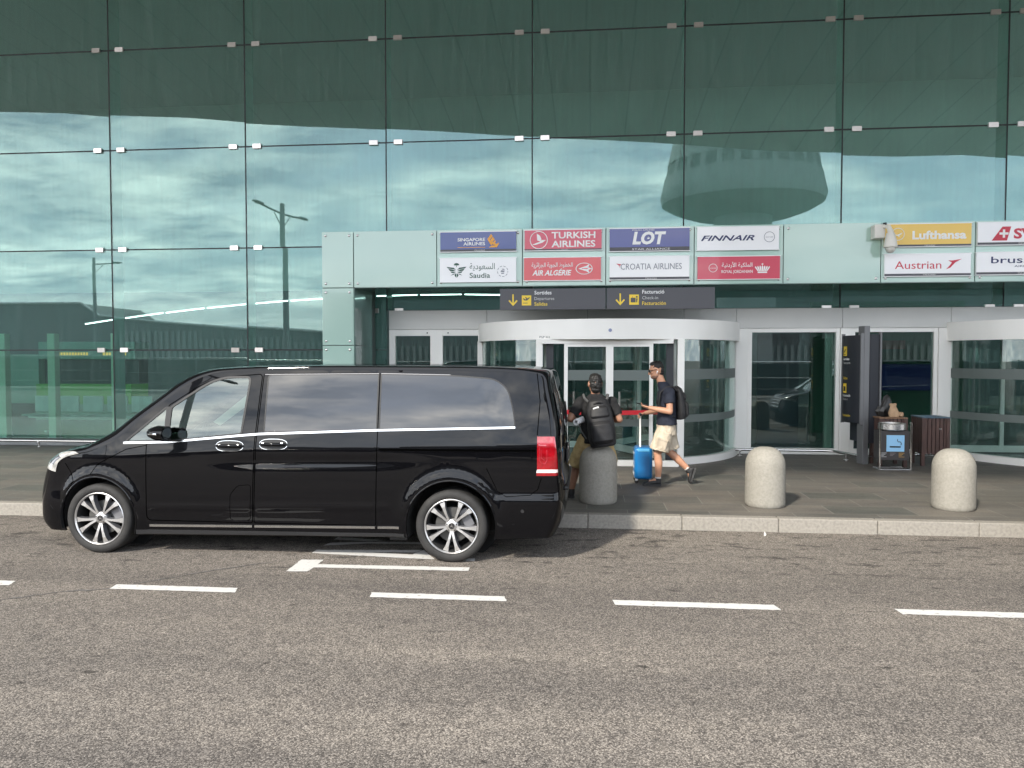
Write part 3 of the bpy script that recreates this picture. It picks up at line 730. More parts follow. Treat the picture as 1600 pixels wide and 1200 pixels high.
# 3 turkish
t = airsign(-1.07, 0.24, 3.69, 4.05, M_ROSE, 'rose red airline sign with a white bird in a ring, upper of its pair', .022)
L(t, M_TXTW, ('TURKISH', -.605, 3.90, .105, dict(w=.73, bold=.022)), ('AIRLINES', -.605, 3.755, .105, dict(w=.73, bold=.022)))
E(t, M_TXTW, ring2(-.82, 3.875, .138, .150, 32) + [[(-.855, 3.985), (-.80, 3.95), (-.775, 3.89), (-.79, 3.85), (-.845, 3.87)], [(-.775, 3.875), (-.70, 3.875), (-.76, 3.83), (-.875, 3.795), (-.93, 3.80), (-.85, 3.83), (-.79, 3.85)]])
# 4 algerie
t = airsign(-1.08, 0.23, 3.19, 3.59, M_RED, 'plain red airline sign with a white swallow in an oval, below the rose red sign', 0)
L(t, M_TXTW, ('AIR ALGÉRIE', -.93, 3.285, .085, dict(w=.66, bold=.03, shear=.25)), ('\ufe94\ufef3\ufeae\ufe8b\ufe8d\ufeb0\ufea0\ufedf\ufe8d \ufe94\ufef3\ufeee\ufea0\ufedf\ufe8d \ufec1\ufeee\ufec4\ufea8\ufedf\ufe8d', -.94, 3.425, .07, dict(w=.69, bold=.012)))
E(t, M_TXTW, ring2(-.06, 3.39, .088, .098, 30, 1.45) + [[(-.16, 3.39), (-.02, 3.435), (.03, 3.47), (.01, 3.41), (.075, 3.39), (.01, 3.37), (.03, 3.31), (-.02, 3.345)]])
E(t, M_RED, [[(-.10, 3.395), (.0, 3.40), (.0, 3.38), (-.10, 3.385)]], ye - .001)
# 5 lot
t = airsign(0.35, 1.68, 3.66, 4.05, M_VIOLET, 'violet blue airline sign with big white slanted letters, above a white sign', .062, .62)
L(t, M_TXTW, ('LOT', .735, 3.79, .19, dict(w=.55, bold=.045, shear=.18)), ('POLISH AIRLINES', .735, 4.005, .022, dict(w=.36)))
E(t, M_VIOLET, ring2(.995, 3.885, .0, .042, 16)[0:0] + [[(.96, 3.86), (1.0, 3.845), (1.03, 3.87), (1.04, 3.91), (1.0, 3.93), (.965, 3.905)]], ye - .001)
E(t, M_TXTW, [[(.975, 3.865), (1.01, 3.865), (1.025, 3.89), (.995, 3.885), (1.0, 3.915)]], ye - .002)
# 6 croatia
t = airsign(0.35, 1.68, 3.19, 3.59, M_SIGNWHITE, 'white airline sign with thin grey capitals and a dark footer, below the violet blue sign', .036)
L(t, M_TGREY, ('CROATIA AIRLINES', .545, 3.365, .10, dict(w=1.0)))
E(t, M_TRED, [[(.47, 3.465), (.55, 3.455), (.545, 3.44), (.50, 3.445)], [(.50, 3.44), (.545, 3.435), (.53, 3.42)], [(.515, 3.415), (.53, 3.415), (.53, 3.40)]])
# 7 finnair
t = airsign(1.78, 3.11, 3.66, 4.05, M_SIGNWHITE, 'white airline sign with bold slanted navy capitals and a thin ring, above a red sign', 0)
L(t, M_TNAVY, ('FINNAIR', 1.85, 3.82, .085, dict(w=.86, bold=.02, shear=.35)))
E(t, M_TGREY, ring2(2.945, 3.87, .078, .086, 28)); L(t, M_TGREY, ('one', 2.885, 3.86, .022, dict(w=.12)))
# 8 royal jordanian
t = airsign(1.79, 3.13, 3.18, 3.57, M_ROSE, 'red airline sign with a white crown, below the white sign with slanted navy capitals', 0)
E(t, M_TXTW, ring2(2.05, 3.375, .062, .070, 28)); L(t, M_TXTW, ('one', 2.0, 3.365, .02, dict(w=.10)))
L(t, M_TXTW, ('ROYAL JORDANIAN', 2.185, 3.29, .048, dict(w=.50, bold=.01)), ('\ufe94\ufef4\ufee7\ufea9\ufead\ufef7\ufe8d \ufe94\ufef4\ufedc\ufee0\ufee4\ufedf\ufe8d', 2.19, 3.39, .065, dict(w=.49, bold=.01)))
cx0, cz0 = 2.84, 3.36; pol = []
for k in range(-3, 4): pol.append([(cx0 + k * .022 - .009, cz0 - .045), (cx0 + k * .022 + .009, cz0 - .045), (cx0 + k * .036 + .013, cz0 + .03 - abs(k) * .004), (cx0 + k * .036, cz0 + .05 - abs(k) * .004), (cx0 + k * .036 - .013, cz0 + .03 - abs(k) * .004)])
pol += [[(cx0 - .075, cz0 - .075), (cx0 + .075, cz0 - .075), (cx0 + .075, cz0 - .052), (cx0 - .075, cz0 - .052)], [(cx0 - .006, cz0 + .052), (cx0 + .006, cz0 + .052), (cx0 + .006, cz0 + .085), (cx0 - .006, cz0 + .085)], [(cx0 - .02, cz0 + .065), (cx0 + .02, cz0 + .065), (cx0 + .02, cz0 + .074), (cx0 - .02, cz0 + .074)]]
E(t, M_TXTW, pol)
# 9 lufthansa
t = airsign(4.74, 6.08, 3.67, 4.05, M_GOLD, 'golden yellow airline sign with white letters and a crane ring, beside the camera', .030)
L(t, M_TXTW, ('Lufthansa', 5.17, 3.80, .125, dict(w=.82, bold=.035)))
E(t, M_TXTW, ring2(4.95, 3.88, .092, .101, 30) + [[(4.87, 3.885), (4.94, 3.87), (5.02, 3.905), (5.0, 3.88), (4.955, 3.85), (4.93, 3.855), (4.90, 3.875)], [(4.95, 3.855), (4.985, 3.845), (4.96, 3.84)]])
# 10 austrian
t = airsign(4.74, 6.08, 3.20, 3.57, M_SIGNWHITE, 'white airline sign with red letters and a red arrow, below the golden yellow sign', .036)
L(t, M_TRED, ('Austrian', 4.91, 3.325, .125, dict(w=.71)))
E(t, M_TRED, [[(5.69, 3.31), (5.76, 3.34), (5.83, 3.42), (5.93, 3.475), (5.78, 3.45), (5.72, 3.455), (5.78, 3.42), (5.75, 3.375)]])
# 11 swiss
t = airsign(6.15, 7.53, 3.68, 4.05, M_SIGNWHITE, 'white airline sign with a red tail fin and white cross, at the right edge', .036)
L(t, M_TRED, ('SWISS', 6.70, 3.79, .15, dict(w=.72, bold=.035)))
E(t, M_TRED, [[(6.37, 3.755), (6.60, 3.755), (6.66, 3.975), (6.53, 3.975)]])
E(t, M_TXTW, [[(6.535, 3.80), (6.57, 3.80), (6.57, 3.93), (6.535, 3.93)], [(6.485, 3.848), (6.535, 3.848), (6.535, 3.883), (6.485, 3.883)], [(6.57, 3.848), (6.62, 3.848), (6.62, 3.883), (6.57, 3.883)]], ye - .001)
# 12 brussels
t = airsign(6.14, 7.54, 3.21, 3.58, M_SIGNWHITE, 'white airline sign with dark lower case letters, below the sign with the red tail fin', .036)
L(t, M_TNAVY, ('brussels', 6.37, 3.40, .105, dict(w=.88, bold=.008)), ('AIRLINES', 6.72, 3.335, .03, dict(w=.34)))

# ---- surveillance camera
M_CREAM = P('cream_plastic', (0.72, 0.70, 0.64), 0.4)
t = thing('security_camera', 'white dome security camera bracketed to the porch beside the golden yellow sign', 'camera', (4.66, YP, 3.55))
b = B(); b.box(4.54, 4.70, YP - .20, YP - .013, 3.80, 4.02); b.build('junction_box', M_CREAM, t, bevel=.012)
b = B(); b.tube([(4.68, YP - .2, 3.98), (4.73, YP - .26, 3.97), (4.745, YP - .30, 3.88), (4.745, YP - .30, 3.80)], [.03, .035, .045, .065], 14); b.lathe([(.06, .22), (.085, .12), (.10, .03), (.10, 0), (.085, -.01)], (4.745, YP - .30, 3.64), (0, 0, 1), 24); b.build('housing', M_CREAM, t, smooth=True)
b = B(); b.ell((4.745, YP - .30, 3.625), (.075, .075, .08)); b.build('dome', P('dome_plastic', (0.62, 0.60, 0.55), 0.15, coat=.5), t, smooth=True)
b = B(); b.cyl((4.72, YP - .12, 4.02), (4.72, YP - .12, 4.055), .03); b.build('cap', M_JOINT, t)
# ================================================================== DOORS
YD = 14.15
M_DFRAME = P('white_aluminium', (0.88, 0.865, 0.82), 0.42, c2=(0.83, 0.815, 0.77), scale=1.5, stretch=(1, 1, 0.3), coat=.15)
M_FASCIA = P('grey_aluminium', (0.58, 0.57, 0.54), 0.38, c2=(0.52, 0.515, 0.49), scale=1.0, metal=.1)
M_DGLASS = glass('door_glass', (0.95, 1.0, 0.98), (0.70, 0.80, 0.78), 0.04, ior=1.5)
M_DRUMGLASS = glass('drum_glass', (0.95, 1.0, 0.98), (0.80, 0.88, 0.86), 0.02, ior=1.48)
M_FROST = P('frosted_band', (0.13, 0.155, 0.145), 0.6)
M_BLACKFRAME = P('dark_frame', (0.035, 0.037, 0.042), 0.4)
M_RAIL = P('polished_steel', (0.66, 0.65, 0.63), 0.16, 1.0)

def fascia(x0, x1):
    b = B(); b.box(x0 + .003, x1 - .003, YD - .06, YD + .06, 2.435, 2.795); return b
t = thing('door_header', 'long grey metal header band above all the entrance doors', 'header', (3, YD, 2.43))
for x0, x1 in zip((-3.76, -1.88, -.0, 1.75, 2.69, 4.55, 6.4, 8.3), (-1.88, -.0, 1.75, 2.69, 4.55, 6.4, 8.3, 10)):
    fascia(x0, x1).build('panel', M_FASCIA, t, bevel=.004)

def leaf(x0, x1, z0, z1, t, st=.07, y=YD, glassmat=None, top=None, bot=None, mat=None):
    """a framed pane: frame and glass"""
    tp = top or st; bt = bot or st
    b = B()
    b.box(x0, x0 + st, y - .05, y + .05, z0, z1); b.box(x1 - st, x1, y - .05, y + .05, z0, z1)
    b.box(x0 + st, x1 - st, y - .048, y + .048, z1 - tp, z1); b.box(x0 + st, x1 - st, y - .048, y + .048, z0, z0 + bt)
    b.build('frame', mat or M_DFRAME, t, bevel=.004)
    b = B(); b.box(x0 + st, x1 - st, y - .006, y + .006, z0 + bt, z1 - tp); b.build('glass', glassmat or M_DGLASS, t)
t = thing('double_door', 'white framed double glass door left of the revolving door, half hidden by the van', 'door', (-2.85, YD, .15))
leaf(-3.76, -2.845, .15, 2.43, t, .12, top=.115, bot=.12); leaf(-2.845, -1.93, .15, 2.43, t, .12, top=.115, bot=.12)
b = B()
for x in (-2.90, -2.79): b.cyl((x, YD - .11, .9), (x, YD - .11, 1.5), .014, seg=10)
b.build('handle', M_RAIL, t)
b = B(); b.cyl((-3.02, YD - .052, 2.37), (-3.02, YD - .058, 2.37), .012); b.cyl((-2.62, YD - .052, 2.37), (-2.62, YD - .058, 2.37), .012); b.build('sensor', M_JOINT, t)

t = thing('window_bay', 'white framed tall entrance window behind the middle bollard', 'window', (3.65, YD, .15))
b = B(); b.box(2.69, 2.90, YD - .07, YD + .05, .15, 2.43); b.build('pier', M_DFRAME, t, bevel=.004)
b = B(); b.box(4.52, 4.70, YD - .07, YD + .05, .15, 2.43); b.build('pier', M_DFRAME, t, bevel=.004)
leaf(2.905, 4.515, .15, 2.43, t, .07, bot=.11)
b = B(); b.box(4.30, 4.44, YD + .10, YD + .16, .15, 2.36); b.build('inner_post', P('pale_green_metal', (0.36, 0.44, 0.37), 0.4), t)
b = B(); b.box(3.28, 4.06, YD + .9, YD + .95, .15, 2.36); b.build('dark_screen', P('slate_screen', (0.06, 0.068, 0.082), 0.5), t)
t = thing('window_bay', 'white framed tall entrance window behind the litter bins', 'window', (5.55, YD, .15))
leaf(4.705, 6.19, .15, 2.43, t, .07, bot=.11)
b = B(); b.box(6.195, 6.43, YD - .07, YD + .05, .15, 2.43); b.build('pier', M_DFRAME, t, bevel=.004)
b = B(); b.box(4.80, 5.22, YD + .9, YD + .95, .15, 2.36); b.build('dark_screen', P('slate_screen_blue', (0.05, 0.062, 0.08), 0.5), t)
# inside the right window: display and green wall
t = thing('information_screen', 'dark blue information screen on a green wall, seen through the right window', 'screen', (6.1, 18, 1.0))
b = B(); b.box(5.2, 8.6, 18.3, 18.4, .146, 3.2); b.build('green_wall', P('hall_green', (0.05, 0.13, 0.085), 0.5), t)
b = B(); b.box(6.75, 7.9, 18.2, 18.29, 1.15, 1.75); b.build('display', emit('screen_blue', (0.006, 0.012, 0.06), 0.12), t)
b = B(); b.box(6.55, 7.3, 18.26, 18.298, 2.1, 2.3); b.build('name_plate', P('brown_plate', (0.16, 0.10, 0.07), 0.5), t)

# ---- revolving doors
def drum(cx, label, posts):
    cy, r = 14.62, 2.42
    a_edge = math.acos((cy - 14.10) / r)
    t = thing('revolving_door', label, 'revolving door', (cx, cy, .15), 0, 'revolving doors of the entrance')
    def arc(a0, a1, r0, r1, z0, z1, name, mat, seg=24, smooth=True):
        b = B()
        pts = []
        for k in range(seg + 1):
            a = a0 + (a1 - a0) * k / seg; s, c = math.sin(a), math.cos(a)
            pts.append([b.bm.verts.new((cx + rr * s, cy - rr * c, z)) for rr, z in ((r0, z0), (r1, z0), (r1, z1), (r0, z1))])
        for p, q in zip(pts, pts[1:]):
            for i in range(4): b._f([p[i], p[(i + 1) % 4], q[(i + 1) % 4], q[i]])
        b._f(pts[0]); b._f(pts[-1][::-1])
        return b.build(name, mat, t, smooth=smooth, angle=40)
    ao = a_edge + .03
    arc(-ao, ao, r - .10, r + .03, 2.20, 2.525, 'canopy_band', M_DFRAME, 48)
    arc(-ao, ao, 0.05, r - .10, 2.42, 2.50, 'canopy_top', M_FASCIA, 32)
    ap = math.asin(1.15 / r)
    for sg in (-1, 1):
        a0, a1 = (ap + .02, a_edge) if sg > 0 else (-a_edge, -ap - .02)
        arc(a0, a1, r - .06, r - .045, .27, 2.20, 'curved_glass', M_DRUMGLASS, 16)
        for z0, z1 in ((1.545, 1.715), (.84, .965)): arc(a0, a1, r - .045, r - .043, z0, z1, 'frosted_band', M_FROST, 16)
        arc(a0, a1, r - .10, r + .02, .152, .27, 'base_ring', M_DFRAME, 16)
    for sg in (-1, 1):
        x = cx + sg * 1.15; y = cy - math.sqrt(r * r - 1.15 ** 2)
        b = B(); b.box(x - .055, x + .055, y - .05, y + .07, .15, 2.21); b.build('post', M_DFRAME, t, bevel=.008)
        b = B(); b.box(x - sg * .17 - .06, x - sg * .17 + .06, y + .03, y + .09, .15, 2.19); b.build('dark_post', M_BLACKFRAME, t)
        xe = cx + sg * r * math.sin(a_edge + .01); yy = cy - r * math.cos(a_edge + .01)
        b = B(); b.box(xe - .05, xe + .05, yy - .04, yy + .05, .15, 2.21); b.build('edge_post', M_DFRAME, t, bevel=.008)
    # sliding leaves across the opening
    y = cy - r + .22
    b = B(); b.box(cx - 1.10, cx + 1.02, y - .05, y + .05, 2.13, 2.20); b.build('slide_rail', M_DFRAME, t)
    for x0, x1 in ((cx - .74, cx + .0), (cx + .0, cx + .70)):
        b = B(); b.box(x0, x0 + .06, y - .025, y + .025, .17, 2.13); b.box(x1 - .06, x1, y - .025, y + .025, .17, 2.13); b.box(x0 + .06, x1 - .06, y - .024, y + .024, .17, .23); b.box(x0 + .06, x1 - .06, y - .024, y + .024, 2.08, 2.13)
        lf = b.build('sliding_leaf', M_DFRAME, t)
        b = B(); b.box(x0 + .06, x1 - .06, y - .005, y + .005, .23, 2.08); b.build('glass', M_DRUMGLASS, lf)
        b = B(); b.box(x0 + .06, x1 - .06, y - .009, y - .0055, 1.53, 1.70); b.box(x0 + .06, x1 - .06, y - .009, y - .0055, .78, .90); b.build('frosted_band', M_FROST, lf)
        b = B(); b.cyl((x0 + .16, y - .05, .85), (x0 + .16, y - .05, 1.35), .014, seg=10); b.build('handle', M_RAIL, lf)
    b = B(); b.box(cx - 1.1, cx + 1.1, cy - r + .02, cy - r + .12, .152, .25); b.build('threshold', M_DFRAME, t, bevel=.01)
    # rotor wings inside
    b = B(); b.cyl((cx, cy, .15), (cx, cy, 2.42), .07, seg=16); b.build('rotor_column', M_FASCIA, t, smooth=True)
    for a in (0.5, 2.6, 4.7):
        dx_, dy_ = math.sin(a), -math.cos(a)
        Mr = Matrix.Translation((cx, cy, 0)) @ Matrix.Rotation(a, 4, 'Z')
        b = B()
        for (z0, z1) in ((.17, .29), (2.30, 2.40)): b.box(-.025, .025, -2.2, -.08, z0, z1, Mr)
        b.box(-.03, .03, -2.24, -2.16, .29, 2.30, Mr); b.box(-.025, .025, -1.2, -1.13, .29, 2.30, Mr)
        w = b.build('wing', M_DFRAME, t)
        b = B(); b.box(-.006, .006, -2.16, -.08, .29, 2.30, Mr); b.build('glass', M_DRUMGLASS, w)
    return t
t1 = drum(.36, 'white revolving door drum behind the two men', None)
b = B(); b.text('PGP 303', -.77, 12.165, 2.215, .034, bold=.01); b.build('lettering', M_SIGNGREY, t1)
b = B(); b.cyl((.36, 12.172, 2.34), (.36, 12.160, 2.34), .028, seg=18); b.build('sensor', P('sensor_blue', (0.25, 0.28, 0.42), .3), t1)
drum(8.72, 'white revolving door drum cut by the right picture edge', None)
# tall bank of white panels between the drums' edges and piers
t = thing('wall_panel', 'narrow white metal wall panel right of the near revolving door', 'wall panel', (2.6, YD, .15))
b = B(); b.box(2.50, 2.685, YD - .06, YD + .05, .15, 2.43); b.build('sheet', M_DFRAME, t, bevel=.004)

# red barrier tape across the opening
M_TAPE = P('tape_red', (0.62, 0.02, 0.03), 0.45)
t = thing('barrier_tape', 'red barrier tape stretched across the revolving door opening at waist height', 'tape')
b = B(); n = 24; pr = None
for k in range(n + 1):
    x = -.70 + 1.86 * k / n; y = 12.10 - .05 * math.sin(math.pi * k / n); z = 1.045 - .02 * math.sin(math.pi * k / n)
    cur = [b.bm.verts.new((x, y + dy_, z + dz)) for dy_, dz in ((0, -.035), (.003, -.035), (.003, .035), (0, .035))]
    if pr:
        for i in range(4): b._f([pr[i], pr[(i + 1) % 4], cur[(i + 1) % 4], cur[i]])
    pr = cur
b.build('ribbon', M_TAPE, t, smooth=True)

# ---- low foot rails
def rail(pts, posts, label):
    t = thing('foot_rail', label, 'rail', (pts[0][0], pts[0][1], .15), 0, 'low steel rails in front of the glass')
    b = B(); b.tube(pts, .024, 10); b.build('bar', M_RAIL, t, smooth=True)
    for (x, y) in posts:
        b = B(); b.cyl((x, y, .15), (x, y, .26), .016, seg=10); b.cyl((x, y, .15), (x, y, .162), .045, seg=16); b.build('post', M_RAIL, t, smooth=True)
        b = B(); b.ell((x, y - .02, .245), (.022, .022, .024), seg=10, rings=6); b.build('joint', M_RAIL, t, smooth=True)
rail([(-16, 13.80, .27), (-4.65, 13.80, .27)], [(-15, 13.8), (-12.9, 13.8), (-10.72, 13.8), (-8.5, 13.8), (-6.3, 13.8)], 'low polished steel foot rail along the glass wall left of the van')
rail([(2.62, 13.72, .27), (4.10, 13.70, .27), (4.28, 13.62, .27), (4.50, 13.05, .27), (4.62, 12.98, .27), (6.2, 13.55, .27)], [(2.70, 13.72), (4.40, 13.35), (4.62, 12.99), (5.9, 13.45)], 'low polished steel foot rail bending round the totem sign')
# ================================================================== VAN
M_BODY = P('black_paint', (0.0025, 0.0025, 0.0032), 0.3, coat=0.66, ior=1.55)
M_BODY.node_tree.nodes['Principled BSDF'].inputs['Coat IOR'].default_value = 1.46
M_BODY.node_tree.nodes['Principled BSDF'].inputs['Coat Roughness'].default_value = 0.015
M_BODY.node_tree.nodes['Principled BSDF'].inputs['Specular IOR Level'].default_value = 0.0
def _wavy(m, sc, st):
    t = m.node_tree; b_ = t.nodes['Principled BSDF']
    co = t.nodes.new('ShaderNodeTexCoord'); no = t.nodes.new('ShaderNodeTexNoise'); no.inputs['Scale'].default_value = sc; no.inputs['Detail'].default_value = 2
    t.links.new(co.outputs['Object'], no.inputs['Vector']); bu = t.nodes.new('ShaderNodeBump'); bu.inputs['Strength'].default_value = st; bu.inputs['Distance'].default_value = 0.02
    t.links.new(no.outputs['Fac'], bu.inputs['Height']); t.links.new(bu.outputs[0], b_.inputs['Coat Normal' if b_.inputs['Coat Weight'].default_value > 0 else 'Normal'])
_wavy(M_BODY, 1.6, .10)
M_PRIV = P('privacy_glass', (0.004, 0.004, 0.005), 0.02, ior=1.72)
M_PRIV.node_tree.nodes['Principled BSDF'].inputs['Specular IOR Level'].default_value = 0.5
_wavy(M_PRIV, 1.2, .06)
M_CABGLASS = glass('cab_glass', (0.92, 1, 0.97), (0.30, 0.37, 0.335), 0.07, ior=1.5)
M_CHROME = P('chrome', (0.70, 0.70, 0.70), 0.12, 1.0)
M_RUBBER = P('tyre_rubber', (0.016, 0.0155, 0.015), 0.75, c2=(0.026, 0.025, 0.024), scale=9, bump=.2, bscale=60)
M_ALLOY = P('machined_alloy', (0.62, 0.61, 0.60), 0.34, 0.9)
M_ALLOYD = P('dark_alloy', (0.20, 0.20, 0.21), 0.45, 0.7)  # darker alloy of the spoke sides and small trim
M_TRIMK = P('black_trim', (0.012, 0.012, 0.013), 0.45)
M_GAP = P('panel_gap', (0.001, 0.001, 0.001), 0.95)
M_GAP.node_tree.nodes['Principled BSDF'].inputs['Specular IOR Level'].default_value = 0.0
M_UNDER = P('underbody', (0.008, 0.008, 0.008), 0.9)
M_TAILR = P('tail_lamp_red', (0.17, 0.001, 0.004), 0.08, c2=(0.27, 0.003, 0.008), scale=14, coat=1.0)
M_TAILP = P('tail_lamp_pink', (0.34, 0.025, 0.04), 0.10, c2=(0.25, 0.008, 0.014), scale=20, coat=1.0)
M_TAILW = P('tail_lamp_white', (0.75, 0.66, 0.64), 0.12, coat=1.0)
M_HEADL = P('head_lamp_lens', (0.20, 0.20, 0.19), 0.12, coat=1.0, c2=(0.42, 0.41, 0.39), scale=16)
M_HEADD = P('head_lamp_inner', (0.05, 0.05, 0.055), 0.15, 0.3, coat=1.0)
M_SEAT = P('seat_leather', (0.03, 0.03, 0.033), 0.5)
M_BELT = P('seat_belt', (0.50, 0.53, 0.50), 0.6)
M_DISC = P('brake_disc', (0.10, 0.098, 0.095), 0.45, 0.6)

def crom(P_, n):
    out = []
    for i in range(len(P_) - 1):
        p0, p1, p2, p3 = P_[max(i - 1, 0)], P_[i], P_[i + 1], P_[min(i + 2, len(P_) - 1)]
        for k in range(n):
            t = k / n
            out.append(tuple(0.5 * (2 * b + (c - a) * t + (2 * a - 5 * b + 4 * c - d) * t * t + (3 * b - a - 3 * c + d) * t ** 3) for a, b, c, d in zip(p0, p1, p2, p3)))
    out.append(tuple(P_[-1])); return out
# centre profile, matching rim on the flank, exponent of the rounding between them
PROF = [(-.78, .20, -.44, .20, 2.5), (-.87, .28, -.44, .28, 2.5), (-.895, .42, -.43, .42, 2.4), (-.89, .58, -.43, .56, 2.4), (-.86, .70, -.43, .66, 2.4),
        (-.81, .81, -.44, .745, 2.4), (-.74, .89, -.44, .82, 2.5), (-.63, .945, -.42, .875, 2.7), (-.50, .995, -.34, .925, 3.0), (-.33, 1.035, -.20, .965, 3.0),
        (-.22, 1.07, -.06, 1.0, 2.8), (0, 1.222, .20, 1.115, 2.4), (.2, 1.365, .42, 1.30, 2.4), (.45, 1.535, .65, 1.478, 2.4), (.70, 1.70, .86, 1.628, 2.6),
        (.95, 1.787, 1.05, 1.722, 3.0), (1.3, 1.815, 1.32, 1.760, 5.0), (2.0, 1.831, 2.0, 1.780, 7.0), (3.2, 1.830, 3.2, 1.780, 7.0), (3.9, 1.818, 3.88, 1.770, 7.0),
        (4.24, 1.800, 4.20, 1.757, 4.0), (4.375, 1.765, 4.285, 1.722, 3.6), (4.425, 1.62, 4.315, 1.60, 3.2), (4.485, 1.32, 4.37, 1.32, 3.2), (4.505, 1.05, 4.39, 1.05, 3.2),
        (4.505, .85, 4.39, .85, 3.2), (4.53, .72, 4.40, .70, 3.0), (4.535, .55, 4.40, .55, 3.0), (4.50, .38, 4.37, .38, 3.0), (4.44, .25, 4.32, .25, 3.0)]
NS = 6
PR_ = crom(PROF, NS)
FR, RR = (0.0, 0.345, 0.405), (3.467, 0.345, 0.425)     # wheel arches x, z, r
def crease(x):
    pts = [(-.6, .90), (.4, .965), (1.6, 1.035), (2.8, 1.05), (4.6, 1.10)]
    for (a, za), (c, zc) in zip(pts, pts[1:]):
        if x <= c: return za + (zc - za) * max(0, (x - a)) / (c - a)
    return pts[-1][1]
def W(x, z):
    zc = crease(x)
    zz = min(z, zc)
    w = .956 - (.05 * (zz - .62) ** 2 if zz > .62 else .14 * (.62 - zz) ** 2)
    if z > zc: w -= (z - zc) * .135 + .03 * (z - zc) ** 2
    w += .006 * math.exp(-((z - .455 - .02 * x) / .025) ** 2) * (1 if .5 < x < 2.9 else 0)
    if z < 1.0: w -= .009 * math.exp(-((z - .925 + .02 * (2.2 - x)) / .048) ** 2) / (1 + math.exp(-(x - 1.35) / .12)) / (1 + math.exp((x - 2.95) / .10))
    if x < .25: w -= .075 * ((.25 - x) / .65) ** 2
    if x > 3.7: w -= .035 * ((x - 3.7) / .65) ** 2
    if x > 3.86: w += .020 / (1 + math.exp((z - .625) / .010)) * min(1, (x - 3.86) / .12)
    for ax, az, ar in (FR, RR):
        d = math.hypot(x - ax, z - az)
        w += .022 * math.exp(-((d - ar - .02) / .055) ** 2)
    return w
def inpoly(p, poly):
    x, y = p; c = False; n = len(poly); j = n - 1
    for i in range(n):
        xi, yi = poly[i]; xj, yj = poly[j]
        if (yi > y) != (yj > y) and x < (xj - xi) * (y - yi) / (yj - yi) + xi: c = not c
        j = i
    return c
def dens(poly, step=.04, close=True):
    out = []; n = len(poly)
    for i in range(n if close else n - 1):
        a, b = poly[i], poly[(i + 1) % n]; L_ = math.hypot(b[0] - a[0], b[1] - a[1]); k = max(1, int(L_ / step))
        for q in range(k): out.append((a[0] + (b[0] - a[0]) * q / k, a[1] + (b[1] - a[1]) * q / k))
    if not close: out.append(poly[-1])
    return out
def rounded(poly, r, n=5):
    out = []; N_ = len(poly)
    for i in range(N_):
        p = Vector(poly[i]); a = Vector(poly[i - 1]) - p; c = Vector(poly[(i + 1) % N_]) - p
        rr = r[i] if isinstance(r, (list, tuple)) else r
        rr = min(rr, a.length * .45, c.length * .45)
        A, Cc = p + a.normalized() * rr, p + c.normalized() * rr
        for k in range(n + 1):
            t = k / n; q = A * (1 - t) ** 2 + p * 2 * t * (1 - t) + Cc * t * t
            out.append((q.x, q.y))
    return out
# openings, from measurements of the flank
WIN_F = rounded([(.715, 1.10), (.73, 1.425), (1.00, 1.60), (1.12, 1.672), (1.27, 1.713), (1.515, 1.717), (1.45, 1.178)], [.02, .03, .2, .1, .1, .05, .02])
WIN_Q = rounded([(.285, 1.092), (.695, 1.432), (.68, 1.105)], [.03, .03, .02])
WIN_2 = rounded([(1.675, 1.196), (1.69, 1.737), (2.765, 1.748), (2.765, 1.232)], [.02, .04, .01, .01])
WIN_3 = rounded([(2.790, 1.238), (2.790, 1.748), (3.45, 1.737), (3.86, 1.705), (3.985, 1.62), (4.04, 1.42), (4.06, 1.268)], [.01, .01, .3, .16, .14, .1, .03])
DOOR_F = rounded([(.505, .34), (.505, 1.085), (.705, 1.09), (.705, 1.44), (1.12, 1.705), (1.63, 1.745), (1.585, 1.10), (1.56, .335)], [.05, .03, .01, .02, .2, .04, .05, .02])
DOOR_S = rounded([(1.575, .335), (1.60, 1.10), (1.645, 1.745), (2.778, 1.757), (2.772, 1.10), (2.757, .335)], [.02, .05, .02, .02, .02, .03])
FLAP = rounded([(1.34, .36), (1.345, .60), (1.42, .69), (1.55, .70), (1.54, .36)], .03)
